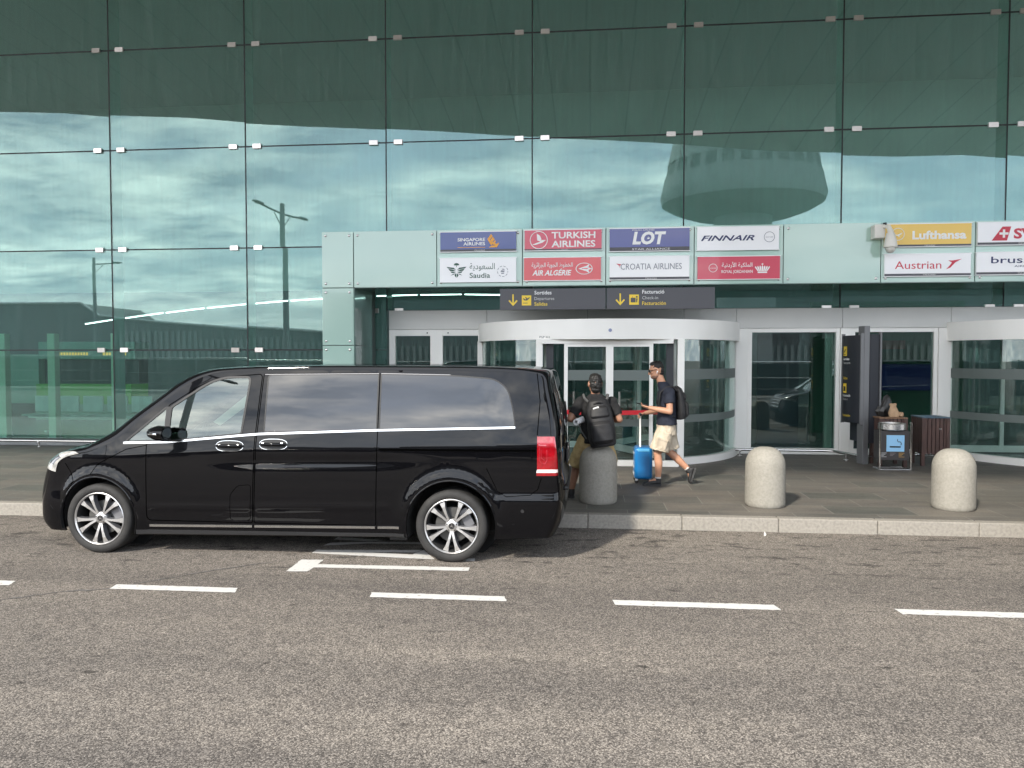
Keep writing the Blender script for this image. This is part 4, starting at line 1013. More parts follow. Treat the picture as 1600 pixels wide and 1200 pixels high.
def build_van():
    van = thing('passenger_van', 'long black passenger van with tinted side windows parked at the kerb', 'van', (-4.716, 7.78, 0))
    # ---------- strip over nose, bonnet, windscreen, roof and tail
    NA = 14
    A = [math.pi / 2 * k / NA for k in range(NA + 1)]
    def sp(i, a):
        sx, sz, rx, rz, n = PR_[i]
        q = 1 - max(0, math.sin(a)) ** (2 / n); y = W(rx, rz) * max(0, math.cos(a)) ** (2 / n)
        return Vector((sx + (rx - sx) * q, -y, sz + (rz - sz) * q))
    iw0, iw1 = 10 * NS + 1, 15 * NS - 1              # windscreen rows
    ir0, ir1 = 22 * NS + 1, 23 * NS + 3              # rear window rows
    def strip(sel, name, mat, off=0.0, parent=None, angle=60):
        b = B(); cache = {}
        def V(i, k, sg):
            key = (i, k, sg if k < NA else 0)
            if key not in cache:
                p = sp(i, A[k])
                if off:
                    i2 = min(i + 1, len(PR_) - 1); i1 = max(i - 1, 0)
                    t1 = sp(i2, A[k]) - sp(i1, A[k]); t2 = sp(i, A[min(k + 1, NA)]) - sp(i, A[max(k - 1, 0)])
                    nn = t1.cross(t2).normalized(); c = Vector((1.9, 0, .9))
                    if nn.dot(p - c) < 0: nn = -nn
                    p = p + nn * off
                cache[key] = b.bm.verts.new((p.x, p.y if sg < 0 else -p.y, p.z))
            return cache[key]
        for i in range(len(PR_) - 1):
            for k in range(NA):
                if not sel(i, k): continue
                for sg in (-1, 1):
                    f = [V(i, k, sg), V(i + 1, k, sg), V(i + 1, k + 1, sg), V(i, k + 1, sg)]
                    f2 = []
                    for v in f:
                        if v not in f2: f2.append(v)
                    if len(f2) > 2: b._f(f2)
        return b.build(name, mat, parent, local=True, smooth=True, angle=angle)
    KW = 4
    wsel = lambda i, k: iw0 <= i < iw1 and k >= KW
    rsel = lambda i, k: ir0 <= i < ir1 and k >= 5
    body = strip(lambda i, k: not wsel(i, k), 'body', M_BODY, 0, van)
    strip(wsel, 'windscreen', M_CABGLASS, -.004, van)
    strip(rsel, 'rear_window', M_PRIV, .006, van)
    # grille and lower intake on the nose
    gr = strip(lambda i, k: 3 * NS <= i < 6 * NS - 2 and k >= 9, 'grille', M_TRIMK, .008, van)
    b = B()
    for i in (3 * NS + 3, 4 * NS + 1, 4 * NS + 5, 5 * NS + 3):
        for sg in (-1, 1):
            pts = [sp(i, A[k]) + Vector((-.016, 0, 0)) for k in range(9, NA + 1)]
            b.tube([(p.x, p.y * -sg, p.z) for p in pts], .011, 8)
    b.build('slat', M_CHROME, gr, local=True, smooth=True)
    strip(lambda i, k: NS + 1 <= i < 2 * NS + 2 and k >= 11, 'lower_intake', M_TRIMK, .006, van)
    # number plate at the tail, kept blank white
    # ---------- flanks
    rim = [(p[2], p[3]) for p in PR_]
    def archpts(a):
        ax, az, ar = a
        zb = .235 if a is RR else .205
        s0 = math.asin((zb - az) / ar); n = 26
        return [(ax + ar * math.cos(s0 + (math.pi - 2 * s0) * k / n), az + ar * math.sin(s0 + (math.pi - 2 * s0) * k / n)) for k in range(n + 1)]
    bottom = archpts(RR) + archpts(FR)
    outline = dens(rim + bottom, .05)
    def uniq(L_):
        o = []
        for p in L_:
            if not o or math.hypot(p[0] - o[-1][0], p[1] - o[-1][1]) > 1e-4: o.append(p)
        if math.hypot(o[0][0] - o[-1][0], o[0][1] - o[-1][1]) < 1e-4: o.pop()
        return o
    outline = uniq(outline)
    loops = [outline] + [uniq(dens(q, .05)) for q in (WIN_F, WIN_Q, WIN_2, WIN_3, DOOR_F, DOOR_S)]
    pts = []; edges = []
    for lp in loops:
        s = len(pts); pts += [Vector(p) for p in lp]
        edges += [(s + i, s + (i + 1) % len(lp)) for i in range(len(lp))]
    for dz in (-.008, .008):
        ln = [(-.35 + .05 * k, crease(-.35 + .05 * k) + dz) for k in range(95) if -.35 + .05 * k < 4.38]
        ln = [p for p in ln if inpoly(p, outline)]
        s = len(pts); pts += [Vector(p) for p in ln]; edges += [(s + i, s + i + 1) for i in range(len(ln) - 1)]
    allb = [Vector(p) for lp in loops for p in lp]
    for i in range(-10, 100):
        for j in range(0, 66):
            p = (i * .05 + .013, .2 + j * .025)
            if not inpoly(p, outline): continue
            near = False
            for ax, az, ar in (FR, RR):
                pass
            if min((q.x - p[0]) ** 2 + (q.y - p[1]) ** 2 for q in allb) < .014 ** 2: continue
            if abs(p[1] - crease(p[0])) < .02: continue
            pts.append(Vector(p))
    for ax, az, ar in (FR, RR):                         # rings round the arches for the flare
        for rr in (.03, .06, .10, .15):
            for k in range(40):
                a = math.pi * (k / 39 * 1.3 - .15); p = (ax + (ar + rr) * math.cos(a), az + (ar + rr) * math.sin(a))
                if inpoly(p, outline) and min((q.x - p[0]) ** 2 + (q.y - p[1]) ** 2 for q in allb) > .02 ** 2: pts.append(Vector(p))
    vo, eo, fo, *_ = geometry.delaunay_2d_cdt(pts, edges, [], 0, 1e-5)
    cls = {'body': [], 'front_door': [], 'sliding_door': [], 'g_f': [], 'g_q': [], 'g_2': [], 'g_3': []}
    for f in fo:
        c = (sum(vo[i].x for i in f) / 3, sum(vo[i].y for i in f) / 3)
        if not inpoly(c, outline): continue
        if inpoly(c, WIN_F): cls['g_f'].append(f); continue
        if inpoly(c, WIN_Q): cls['g_q'].append(f); continue
        if inpoly(c, WIN_2): cls['g_2'].append(f)
        elif inpoly(c, WIN_3): cls['g_3'].append(f)
        if inpoly(c, DOOR_F): cls['front_door'].append(f)
        elif inpoly(c, DOOR_S): cls['sliding_door'].append(f)
        else: cls['body'].append(f)
    def patch(faces, name, mat, parent, sg, off=0.0, angle=60):
        b = B(); mv = {}
        for f in faces:
            v = []
            for i in f:
                if i not in mv: mv[i] = b.bm.verts.new((vo[i].x, sg * (W(vo[i].x, vo[i].y) + off), vo[i].y))
                v.append(mv[i])
            b._f(v)
        return b.build(name, mat, parent, local=True, smooth=True, angle=angle)
    def ribbon(b, line, w, off, sg, close=False, th=.012):
        line = [Vector(p) for p in line]; n = len(line); prev = None; first = None
        for i in range(n + (1 if close else 0)):
            p = line[i % n]; a = line[(i - 1) % n] if (close or i > 0) else p; c = line[(i + 1) % n] if (close or i < n - 1) else p
            d = (c - a); d = d.normalized() if d.length > 1e-9 else Vector((1, 0)); nn = Vector((-d.y, d.x)) * w / 2
            q1, q2 = p - nn, p + nn
            cur = [b.bm.verts.new((q.x, sg * (W(q.x, q.y) + o_), q.y)) for q, o_ in ((q1, off - th), (q1, off), (q2, off), (q2, off - th))]
            if prev:
                for k in range(3): b._f([prev[k], prev[k + 1], cur[k + 1], cur[k]])
            prev = cur
    for sg in (-1, 1):
        side = patch(cls['body'], 'flank', M_BODY, van, sg)
        fd = patch(cls['front_door'], 'front_door', M_BODY, van, sg)
        sdo = patch(cls['sliding_door'], 'sliding_door', M_BODY, van, sg)
        patch(cls['g_f'], 'window', M_CABGLASS, fd, sg, -.005)
        patch(cls['g_q'], 'quarter_window', M_CABGLASS, van, sg, -.005)
        patch(cls['g_2'], 'window', M_PRIV, sdo, sg, .0025)
        patch(cls['g_3'], 'rear_side_window', M_PRIV, van, sg, .0025)
        b = B()
        for q, w in ((WIN_F, .020), (WIN_Q, .018)): ribbon(b, dens(q, .03), w, .003, sg, True)
        for q in (WIN_2, WIN_3): ribbon(b, dens(q, .03), .012, .004, sg, True)
        b.build('window_seal', M_TRIMK, body, local=True, smooth=True, angle=30)
        # pillar cover between quarter light and door window
        b = B(); ribbon(b, [(.70, 1.10), (.712, 1.43)], .045, .004, sg); b.build('pillar_trim', M_TRIMK, body, local=True)
        for ln, w, cl in ((dens(DOOR_F, .03), .008, True), (dens(DOOR_S, .03), .008, True), (dens(FLAP, .03, False), .005, False),
                          (dens([(-.335, .60), (-.26, .70), (-.30, .78), (-.37, .87)], .03, False), .007, False),
                          (dens([(-.06, .775), (-.02, .84), (.02, .88), (.30, 1.02), (.50, 1.06)], .03, False), .007, False),
                          (dens([(3.80, .885), (3.90, .68), (3.98, .63), (4.20, .645), (4.27, .70), (4.30, .80)], .03, False), .006, False),
                          (dens([(4.255, 1.755), (4.285, 1.50), (4.262, 1.19)], .03, False), .008, False)):
            b = B(); ribbon(b, ln, w, .0012, sg, cl, .004); b.build('panel_gap', M_GAP, side, local=True)
        b = B()
        ribbon(b, dens([(.275, 1.082), (.72, 1.095), (1.49, 1.168), (1.63, 1.180), (2.77, 1.226), (4.06, 1.262)], .05, False), .019, .011, sg)
        b.build('chrome_belt_line', M_CHROME, body, local=True, smooth=True, angle=35)
        b = B(); ribbon(b, dens([(1.655, 1.7415), (2.77, 1.7525)], .05, False), .005, .006, sg); ribbon(b, dens([(2.79, 1.7525), (3.45, 1.7415)], .05, False), .005, .005, sg)
        b.build('chrome_window_line', M_ALLOYD, body, local=True)
        b = B()
        ribbon(b, dens([(.53, .288), (1.555, .302)], .05, False), .022, .008, sg); ribbon(b, dens([(1.58, .302), (2.75, .318)], .05, False), .022, .008, sg); ribbon(b, dens([(2.775, .318), (2.98, .322)], .05, False), .022, .008, sg)
        b.build('chrome_sill_line', M_CHROME, body, local=True, smooth=True, angle=35)
        b = B(); ribbon(b, dens([(2.79, 1.046), (4.25, 1.052)], .05, False), .020, .0015, sg, False, .006); b.build('slide_rail', M_GAP, body, local=True)
        b = B(); ribbon(b, dens([(2.79, 1.032), (4.25, 1.038)], .05, False), .007, .004, sg, False, .008); b.build('slide_rail_lip', M_BODY, body, local=True)
        # sill skirt
        b = B(); x = .42; n = 26; pr = None
        for k in range(n + 1):
            xx = .40 + (3.03 - .40) * k / n; zt = .245 + .02 * k / n; zb_ = .190 + .035 * k / n
            cur = [b.bm.verts.new((xx, sg * yy, zz)) for yy, zz in ((.80, zt), (W(xx, zt) + .006, zt), (W(xx, zt) + .004, zb_ + .015), (W(xx, zt) - .03, zb_), (.80, zb_))]
            if pr:
                for i in range(4): b._f([pr[i], pr[i + 1], cur[i + 1], cur[i]])
            pr = cur
        b.build('side_skirt', M_TRIMK, body, local=True, smooth=True, angle=30)
        # wheel arch lips and wells
        for a in (FR, RR):
            ax, az, ar = a; ap_ = archpts(a)
            b = B(); b.tube([(x, sg * (W(x, z) - .004), z) for x, z in ap_], .011, 8); b.build('arch_lip', M_BODY, body, local=True, smooth=True)
            b = B(); pr = None
            for x, z in [(ax + (ar - .004) * math.cos(t_), az + (ar - .004) * math.sin(t_)) for t_ in [math.pi * (1.09 - 1.18 * k / 24) for k in range(25)]]:
                cur = [b.bm.verts.new((x, sg * .93, z)), b.bm.verts.new((x, sg * .52, z))]
                if pr: b._f([pr[0], pr[1], cur[1], cur[0]])
                pr = cur
            b.cyl((ax, sg * .54, az), (ax, sg * .52, az), ar, seg=30); b.build('wheel_well', M_UNDER, body, local=True, smooth=True)
        # door handles in their bowls
        for hx, hz, par in ((1.343, 1.064, fd), (1.773, 1.084, sdo)):
            b = B(); yy = W(hx, hz)
            pr = None
            ringp = [(hx + .135 * math.copysign(abs(math.cos(t_)) ** .7, math.cos(t_)), hz + .050 * math.copysign(abs(math.sin(t_)) ** .8, math.sin(t_))) for t_ in [2 * math.pi * k / 28 for k in range(28)]]
            ribbon(b, ringp, .004, .005, sg, True, .010)
            b.build('handle_bowl_rim', M_CHROME, par, local=True, smooth=True)
            b = B(); c = b.bm.verts.new((hx, sg * (yy + .001), hz)); rg = [b.bm.verts.new((x, sg * (W(x, z) + .002), z)) for x, z in ringp]
            for k in range(28): b._f([c, rg[k], rg[(k + 1) % 28]])
            b.build('handle_bowl', M_TRIMK, par, local=True, smooth=True)
            b = B(); b.tube([(hx - .125, sg * (yy + .012), hz), (hx - .06, sg * (yy + .035), hz + .004), (hx + .06, sg * (yy + .037), hz + .004), (hx + .125, sg * (yy + .012), hz)], [.012, .016, .017, .014], 10); b.build('handle', M_BODY, par, local=True, smooth=True)
            b = B(); b.tube([(hx - .10, sg * (yy + .026), hz + .013), (hx + .10, sg * (yy + .03), hz + .013)], .006, 8); b.build('handle_strip', M_CHROME, par, local=True, smooth=True)
        # mirror
        b = B()
        b.tube([(.60, sg * .985, 1.185), (.63, sg * 1.03, 1.19), (.70, sg * 1.05, 1.19), (.78, sg * 1.05, 1.185)], [.026, .054, .074, .072], 16)
        b.bm.transform(Matrix.Identity(4))
        for v in b.bm.verts:
            v.co.y = sg * (1.04 + (abs(v.co.y) - 1.04) * 1.35)
        mi = b.build('door_mirror', M_BODY, van, local=True, smooth=True, angle=50)
        b = B(); b.box(.66, .76, sg * .905 - .03, sg * .905 + .06 * sg, 1.10, 1.135); b.build('mirror_foot', M_TRIMK, mi, local=True, bevel=.01)
        b = B(); b.tube([(.635, sg * 1.12, 1.185), (.70, sg * 1.158, 1.190), (.745, sg * 1.163, 1.190)], [.006, .010, .012], 8); b.build('indicator', M_CHROME, mi, local=True, smooth=True)
        b = B(); b.ell((.7815, sg * 1.052, 1.186), (.003, .082, .060), seg=24, rings=12); b.build('mirror_glass', P('mirror_glass', (.10, .105, .11), .05, 1.0), mi, local=True)
        # tail lamp: wraps the rear corner
        b = B(); rowsl = []
        i0 = min(range(len(PR_)), key=lambda i: abs(PR_[i][1] - 1.19) + (0 if i > 22 * NS else 9)); i1 = min(range(len(PR_)), key=lambda i: abs(PR_[i][1] - .815) + (0 if i > 22 * NS else 9))
        for i in range(i0, i1 + 1):
            rx, rz = PR_[i][2], PR_[i][3]; row = []
            xl = 4.262 - .006 * (rz < .86)
            for k in range(6):
                x = xl + (rx - xl) * k / 6; row.append((x, W(x, rz) + .006, rz))
            for k in range(0, 6):
                p = sp(i, A[k] * (.22 + .36 * min(1, (1.19 - rz) / .30))); q = Vector((p.x - 3.6, -p.y, 0)).normalized(); row.append((p.x + q.x * .007, -p.y + q.y * .006, p.z))
            rowsl.append([b.bm.verts.new((x, sg * y, z)) for x, y, z in row])
        nrow = len(rowsl)
        for ri, (p, q) in enumerate(zip(rowsl, rowsl[1:])):
            zmid = p[0].co.z
            b.mi = 1 if .855 < zmid < .905 else (2 if zmid > 1.105 else 0)
            for k in range(len(p) - 1): b._f([p[k], p[k + 1], q[k + 1], q[k]])
        b.mi = 0
        tl = b.build('tail_lamp', [M_TAILR, M_TAILW, M_TAILP], van, local=True, smooth=True, angle=60)
        b = B(); ribbon(b, dens([(4.285, 1.09), (4.283, .965), (4.305, .935), (4.335, .935), (4.352, .965), (4.350, 1.06)], .02, False), .008, .0095, sg, False, .003); ribbon(b, dens([(4.272, 1.105), (4.345, 1.10)], .02, False), .010, .0095, sg, False, .003); ribbon(b, dens([(4.30, 1.06), (4.30, .985), (4.33, .965)], .02, False), .006, .0095, sg, False, .003); b.build('light_guide', M_TAILP, tl, local=True)
        # head lamp
        hl = None
        b = B(); grid = []
        i0, i1 = 5 * NS + 2, 9 * NS
        for i in range(i0, i1 + 1):
            f = (i - i0) / (i1 - i0); row = []
            for k in range(0, 9):
                a_s = A[1] * .5 * (1 - f); a_e = A[8] * (1 - f) ** .7 + A[1] * 1.2; aa = a_s + (a_e - a_s) * k / 8
                p = sp(i, aa); q = Vector((p.x - .6, p.y, p.z - .5)).normalized()
                row.append((p + q * .008))
            grid.append([b.bm.verts.new((p.x, p.y * -sg, p.z)) for p in row])
        for ri, (p, q) in enumerate(zip(grid, grid[1:])):
            f = ri / (i1 - i0)
            for k in range(8):
                b.mi = 1 if (.22 < f < .62 and 1 <= k <= 6) else 0
                b._f([p[k], p[k + 1], q[k + 1], q[k]])
        b.mi = 0
        b.build('head_lamp', [M_HEADL, M_HEADD], van, local=True, smooth=True, angle=60)
        # parking sensors on bumpers
        b = B()
        for x, z in ((4.13, .50), (-.33, .47)):
            if abs(x) < 1 and True: continue
            yy = W(x, z); b.cyl((x, sg * (yy - .004), z), (x, sg * (yy + .003), z), .016, seg=16)
        b.build('parking_sensor', M_TRIMK, body, local=True)
    # rear number plate recess, handle bar and wiper
    b = B(); b.box(4.505, 4.53, -.34, .34, .86, 1.0); b.build('plate_recess', M_TRIMK, van, local=True, bevel=.01)
    b = B(); b.box(4.525, 4.535, -.36, .36, 1.005, 1.03); b.build('chrome_bar', M_CHROME, van, local=True, bevel=.004)
    b = B(); b.tube([(4.505, 0, 1.24), (4.49, .25, 1.36), (4.475, .45, 1.42)], .009, 8); b.build('rear_wiper', M_TRIMK, van, local=True, smooth=True)
    b = B(); b.box(4.50, 4.545, -.70, .70, .655, .69); b.build('load_sill', M_TRIMK, van, local=True, bevel=.01)
    # underbody
    b = B(); b.box(-.5, 4.30, -.52, .52, .19, .40); b.box(.45, 3.0, -.82, .82, .21, .38); b.box(3.92, 4.36, -.80, .80, .26, .40); b.build('underbody', M_UNDER, van, local=True)
    b = B(); b.tube([(3.1, -.45, .19), (3.6, -.5, .2), (4.3, -.55, .22)], .035, 10); b.box(2.85, 3.02, -.80, -.55, .17, .24); b.build('exhaust', M_TRIMK, van, local=True, smooth=True, angle=40)
    # cabin
    cab = B(); cab.box(.25, 1.75, -.80, .80, .38, .42); cab.box(1.72, 1.75, -.80, .80, .42, 1.70); cab.build('cabin_floor', M_UNDER, van, local=True)
    b = B(); b.prism([(.02, .70), (.10, 1.06), (.40, 1.10), (.55, 1.06), (.56, .95), (.48, .70)], -.80, .80); b.build('dashboard', M_TRIMK, van, local=True, bevel=.02)
    for sy in (-.42, .42):
        b = B(); b.box(.95, 1.45, sy - .25, sy + .25, .62, .80); b.build('cab_seat', M_SEAT, van, local=True, bevel=.05, bseg=3)
        b = B(); M_ = Matrix.Translation((1.42, sy, .78)) @ Matrix.Rotation(R(14), 4, 'Y'); b.box(-.07, .07, -.24, .24, 0, .62, M_); b.box(-.05, .05, -.13, .13, .66, .84, M_); b.cyl(M_ @ Vector((0, -.05, .6)), M_ @ Vector((0, -.05, .7)), .008); b.cyl(M_ @ Vector((0, .05, .6)), M_ @ Vector((0, .05, .7)), .008)
        b.build('cab_backrest', M_SEAT, van, local=True, bevel=.03, bseg=3)
    b = B(); Ms = Matrix.Translation((.74, -.42, 1.07)) @ Matrix.Rotation(R(-62), 4, 'Y')
    pts = [Ms @ Vector((.19 * math.cos(2 * math.pi * k / 28), .19 * math.sin(2 * math.pi * k / 28), 0)) for k in range(29)]
    b.tube(pts, .016, 8); b.tube([Ms @ Vector((-.18, 0, 0)), Ms @ Vector((0, 0, -.03)), Ms @ Vector((.18, 0, 0))], .016, 8); b.tube([Ms @ Vector((0, -.18, 0)), Ms @ Vector((0, .18, 0))], .016, 8); b.cyl(Ms @ Vector((0, 0, -.02)), Ms @ Vector((0, 0, .02)), .06, seg=16)
    b.build('steering_wheel', M_ALLOYD, van, local=True, smooth=True)
    b = B(); b.prism([(1.06, 1.27), (1.13, 1.235), (1.50, 1.50), (1.47, 1.585)], -.705, -.70); b.build('seat_belt', M_BELT, van, local=True)
    # wheels
    def wheel(x, sg):
        b = B(); c = (x, sg * .805, .338)
        prof = [(.245, -.125), (.27, -.135), (.30, -.138), (.322, -.130), (.336, -.112), (.338, -.06), (.338, 0), (.338, .06), (.336, .108), (.324, .126), (.30, .135), (.275, .134), (.262, .126), (.252, .112), (.246, .10)]
        b.lathe(prof, c, (0, sg, 0), 64); t_ = b.build('tyre', M_RUBBER, None, local=True, smooth=True, angle=50)
        wh = bpy.data.objects.new('wheel', None); COL.objects.link(wh); wh.parent = van; wh.empty_display_size = .1
        t_.parent = wh
        b = B(); b.lathe([(.252, .112), (.256, .122), (.250, .126), (.244, .122), (.240, .112)], c, (0, sg, 0), 64); b.mi = 1; b.lathe([(.240, .112), (.230, .10), (.226, .06), (.224, -.11), (.10, -.11)], c, (0, sg, 0), 64); b.mi = 0; b.build('rim', [M_ALLOY, M_UNDER], wh, local=True, smooth=True, angle=50)
        for s in range(5):
            a0 = math.pi * 1.5 + s * 2 * math.pi / 5
            b = B()
            for e in (-1, 1):
                ai, ao = a0 + e * .33, a0 + e * .215
                def pt(r_, a_, w_, h_): return Vector((x + r_ * math.cos(a_) - w_ * math.sin(a_), sg * (.805 + h_), .338 + r_ * math.sin(a_) + w_ * math.cos(a_)))
                secs = [(.050, ai * .35 + a0 * .65, .0105, .098), (.12, a0 + e * .185, .0105, .108), (.19, a0 + e * .225, .0150, .112), (.236, a0 + e * .245, .026, .108)]
                pr = None
                for (r_, a_, w_, h_) in secs:
                    cur = [b.bm.verts.new(pt(r_, a_, ww, hh)) for ww, hh in ((-w_ - .004, h_ - .055), (-w_, h_), (w_, h_), (w_ + .004, h_ - .055))]
                    if pr:
                        for k in range(4):
                            b.mi = 0 if k == 1 else 1
                            b._f([pr[k], pr[(k + 1) % 4], cur[(k + 1) % 4], cur[k]])
                    pr = cur
                b.mi = 0
            b.build('spoke', [M_ALLOY, M_ALLOYD], wh, local=True)
        b = B(); b.lathe([(0, .104), (.030, .104), (.040, .100), (.058, .094), (.064, .08), (.064, .03)], c, (0, sg, 0), 32); hc = b.build('hub', M_ALLOY, wh, local=True, smooth=True, angle=35)
        b = B(); b.lathe([(0, .1055), (.031, .1055), (.031, .1035)], c, (0, sg, 0), 28); b.build('hub_cap', M_TRIMK, hc, local=True, smooth=True)
        b = B(); yy = sg * (.805 + .107)
        for k in range(3):
            a = math.pi / 2 + k * 2 * math.pi / 3
            tip = (x + .027 * math.cos(a), .338 + .027 * math.sin(a)); l_ = (x + .0055 * math.cos(a + 1.05), .338 + .0055 * math.sin(a + 1.05)); r_ = (x + .0055 * math.cos(a - 1.05), .338 + .0055 * math.sin(a - 1.05))
            b._f([b.bm.verts.new((q[0], yy, q[1])) for q in (tip, l_, (x, .338), r_)])
        for q in ring2(x, .338, .027, .031, 24): b._f([b.bm.verts.new((p[0], yy, p[1])) for p in q])
        b.build('star_emblem', M_CHROME, hc, local=True)
        b = B()
        for k in range(5):
            a = math.pi / 2 + k * 2 * math.pi / 5; cc = (x + .046 * math.cos(a), 0, .338 + .046 * math.sin(a))
            b.cyl((cc[0], sg * (.805 + .085), cc[2]), (cc[0], sg * (.805 + .099), cc[2]), .008, seg=8)
        b.build('wheel_bolt', M_TRIMK, hc, local=True)
        b = B(); b.lathe([(.07, .03), (.165, .03), (.165, .01), (.07, .01)], c, (0, sg, 0), 40); b.build('brake_disc', M_DISC, wh, local=True, smooth=True, angle=30)
        b = B(); M_ = Matrix.Translation((x, sg * .805, .338)) @ Matrix.Rotation(R(-28), 4, 'Y'); b.box(.10, .195, .0 if sg > 0 else -.06, .06 if sg > 0 else 0.0, -.09, .09, M_); b.build('brake_caliper', M_ALLOYD, wh, local=True, bevel=.01)
        return wh
    for x in (0.0, 3.467):
        for sg in (-1, 1): wheel(x, sg)
    return van
van = build_van()
van2 = copy_tree(van); van2.location = (5.75, 7.70, 0)
van2['label'] = 'second black van parked ahead at the kerb, seen mirrored dark in the entrance window'
van['group'] = van2['group'] = 'black vans parked along the kerb'
# ================================================================== STREET FURNITURE
M_BOLLARD = P('cast_stone', (0.285, 0.270, 0.235), 0.8, c2=(0.242, 0.229, 0.197), scale=38, detail=8, bump=.5, bscale=70, lo=.40, hi=.66)
M_BOLLARDG = P('cast_stone_grey', (0.42, 0.40, 0.35), 0.8, c2=(0.31, 0.30, 0.26), scale=11, detail=10, bump=.5, bscale=60, lo=.45, hi=.75)
def bollard(x, y, label, mat):
    t = thing('stone_bollard', label, 'bollard', (x, y, .15), 0, 'stone bollards along the kerb')
    b = B(); pr = [(.215, 0), (.228, .012), (.232, .05), (.230, .30), (.228, .46)]
    for k in range(1, 11):
        a = math.pi / 2 * k / 10; pr.append((.05 + .178 * math.cos(a), .48 + .215 * math.sin(a)))
    pr.append((0, .697))
    b.lathe(pr, (x, y, .15), (0, 0, 1), 40); b.build('post', mat, t, smooth=True, angle=180)
    return t
bollard(.135, 9.19, 'domed stone bollard the man with the rolled paper sits on', M_BOLLARD)
bollard(2.10, 9.16, 'middle domed stone bollard standing free before the entrance window', M_BOLLARD)
bollard(4.235, 9.19, 'rightmost domed stone bollard in front of the slatted litter bins', M_BOLLARD)

# totem sign: curved dark face on a grey core
M_TOTG = P('totem_grey', (0.17, 0.172, 0.175), 0.45, metal=.3)
M_TOTD = P('totem_charcoal', (0.022, 0.024, 0.030), 0.35)
t = thing('totem_sign', 'tall narrow charcoal totem sign with yellow pictograms standing before the entrance windows', 'sign', (4.45, 13.05, .15))
def tot(x0, x1, y0, y1, z0, z1): return B().box(x0, x1, y0, y1, z0, z1)
ang = R(74)
M_TOTX = None
MT = Matrix.Translation((4.48, 13.12, 0)) @ Matrix.Rotation(-ang, 4, 'Z')
b = B(); b.box(.10, .262, -.055, .045, .15, 2.42, MT); b.build('core', M_TOTG, t, bevel=.006)
b = B(); M2 = MT @ Matrix.Translation((.25, 0, 0)) @ Matrix.Rotation(R(74), 4, 'Z'); b.box(.05, .20, .0, .03, .5, 2.28, M2); b.build('second_face', M_TOTD, t)
b = B(); b.box(.20, .225, -.03, .05, .15, 2.32, M2); b.build('edge_profile', M_TOTG, t)
b = B(); prv = None
for k in range(13):                                     # bowed message face
    x = -.24 + .48 * k / 12; y = -.10 - .05 * (1 - (x / .24) ** 2)
    cur = [b.bm.verts.new(MT @ Vector((x, y_, z))) for y_, z in ((y, .82), (y, 2.27), (y + .03, 2.27), (y + .03, .82))]
    if prv:
        for i in range(4): b._f([prv[i], prv[(i + 1) % 4], cur[(i + 1) % 4], cur[i]])
    else: b._f(cur)
    prv = cur
b._f(prv[::-1]); b.build('message_face', M_TOTD, t, smooth=True, angle=40)
b = B(); b.box(.24, .262, -.115, -.06, .80, 2.30, MT); b.box(-.262, -.24, -.115, -.06, .80, 2.30, MT); b.build('edge_profile', M_TOTG, t)
b = B(); b.box(-.24, .24, .05, .08, .5, 2.25, MT); b.build('rear_face', M_TOTD, t)
def onface(txt, x, z, h, mat, bold=0.0, w=None):
    b = B(); b.text(txt, x, 0, z, h, w, bold=bold)
    for v in b.bm.verts:
        xx = v.co.x; v.co = MT @ Vector((xx, -.103 - .05 * (1 - (xx / .24) ** 2), v.co.z))
    return b.build('lettering', mat, t, recalc=False)
def facepl(polys, mat, name):
    b = B()
    for p in polys: b._f([b.bm.verts.new(MT @ Vector((x, -.103 - .05 * (1 - (x / .24) ** 2) - o, z))) for x, z, o in p])
    return b.build(name, mat, t, recalc=False)
for z, kind in ((1.98, 0), (1.36, 1)):
    facepl([[(-.20, z - .05, 0), (-.13, z - .05, 0), (-.13, z + .11, 0), (-.20, z + .11, 0)], [(-.13, z - .05, 0), (-.06, z - .05, 0), (-.06, z + .11, 0), (-.13, z + .11, 0)]], M_YEL, 'pictogram')
    if kind == 0: facepl([[(-.18, z + .02, .003), (-.165, z + .0, .003), (-.08, z + .06, .003), (-.085, z + .075, .003)], [(-.17, z - .03, .003), (-.09, z - .03, .003), (-.09, z - .02, .003), (-.17, z - .02, .003)]], M_TOTD, 'symbol')
    else: facepl([[(-.17, z - .02, .003), (-.09, z - .02, .003), (-.09, z + .06, .003), (-.17, z + .06, .003)]], M_TOTD, 'symbol')
onface('Sortides', -.20, 1.86, .045, M_TXTW, .01); onface('Departures', -.20, 1.80, .036, M_TXTG); onface('Salidas', -.20, 1.54, .045, M_YEL, .01)
onface('Facturació', -.20, 1.25, .042, M_TXTW, .01); onface('Check-in', -.20, 1.19, .036, M_TXTG); onface('Facturación', -.20, .92, .038, M_YEL, .01)

# ashtray stand with the smoking pictogram
M_DBROWN = P('ash_panel', (0.055, 0.050, 0.050), 0.45)
M_LBLUE = P('picto_blue', (0.30, 0.56, 0.80), 0.4)
M_BLK = P('symbol_black', (0.015, 0.015, 0.018), 0.5)
t = thing('ashtray_stand', 'steel framed ashtray stand with a light blue smoking pictogram', 'ashtray', (4.78, 12.33, .15))
x0, x1, y0 = 4.525, 4.985, 12.18
b = B()
for x in (x0, x1):
    b.box(x - .012, x + .012, y0, y0 + .024, .15, .90); b.box(x - .012, x + .012, y0 + .30, y0 + .324, .15, .172)
    b.box(x - .012, x + .012, y0 + .024, y0 + .30, .15, .172); b.box(x - .012, x + .012, y0 + .024, y0 + .06, .878, .90)
b.box(x0 + .012, x1 - .012, y0, y0 + .022, .15, .172); b.box(x0 + .012, x1 - .012, y0 + .302, y0 + .324, .15, .172); b.build('frame', M_RAIL, t, bevel=.003)
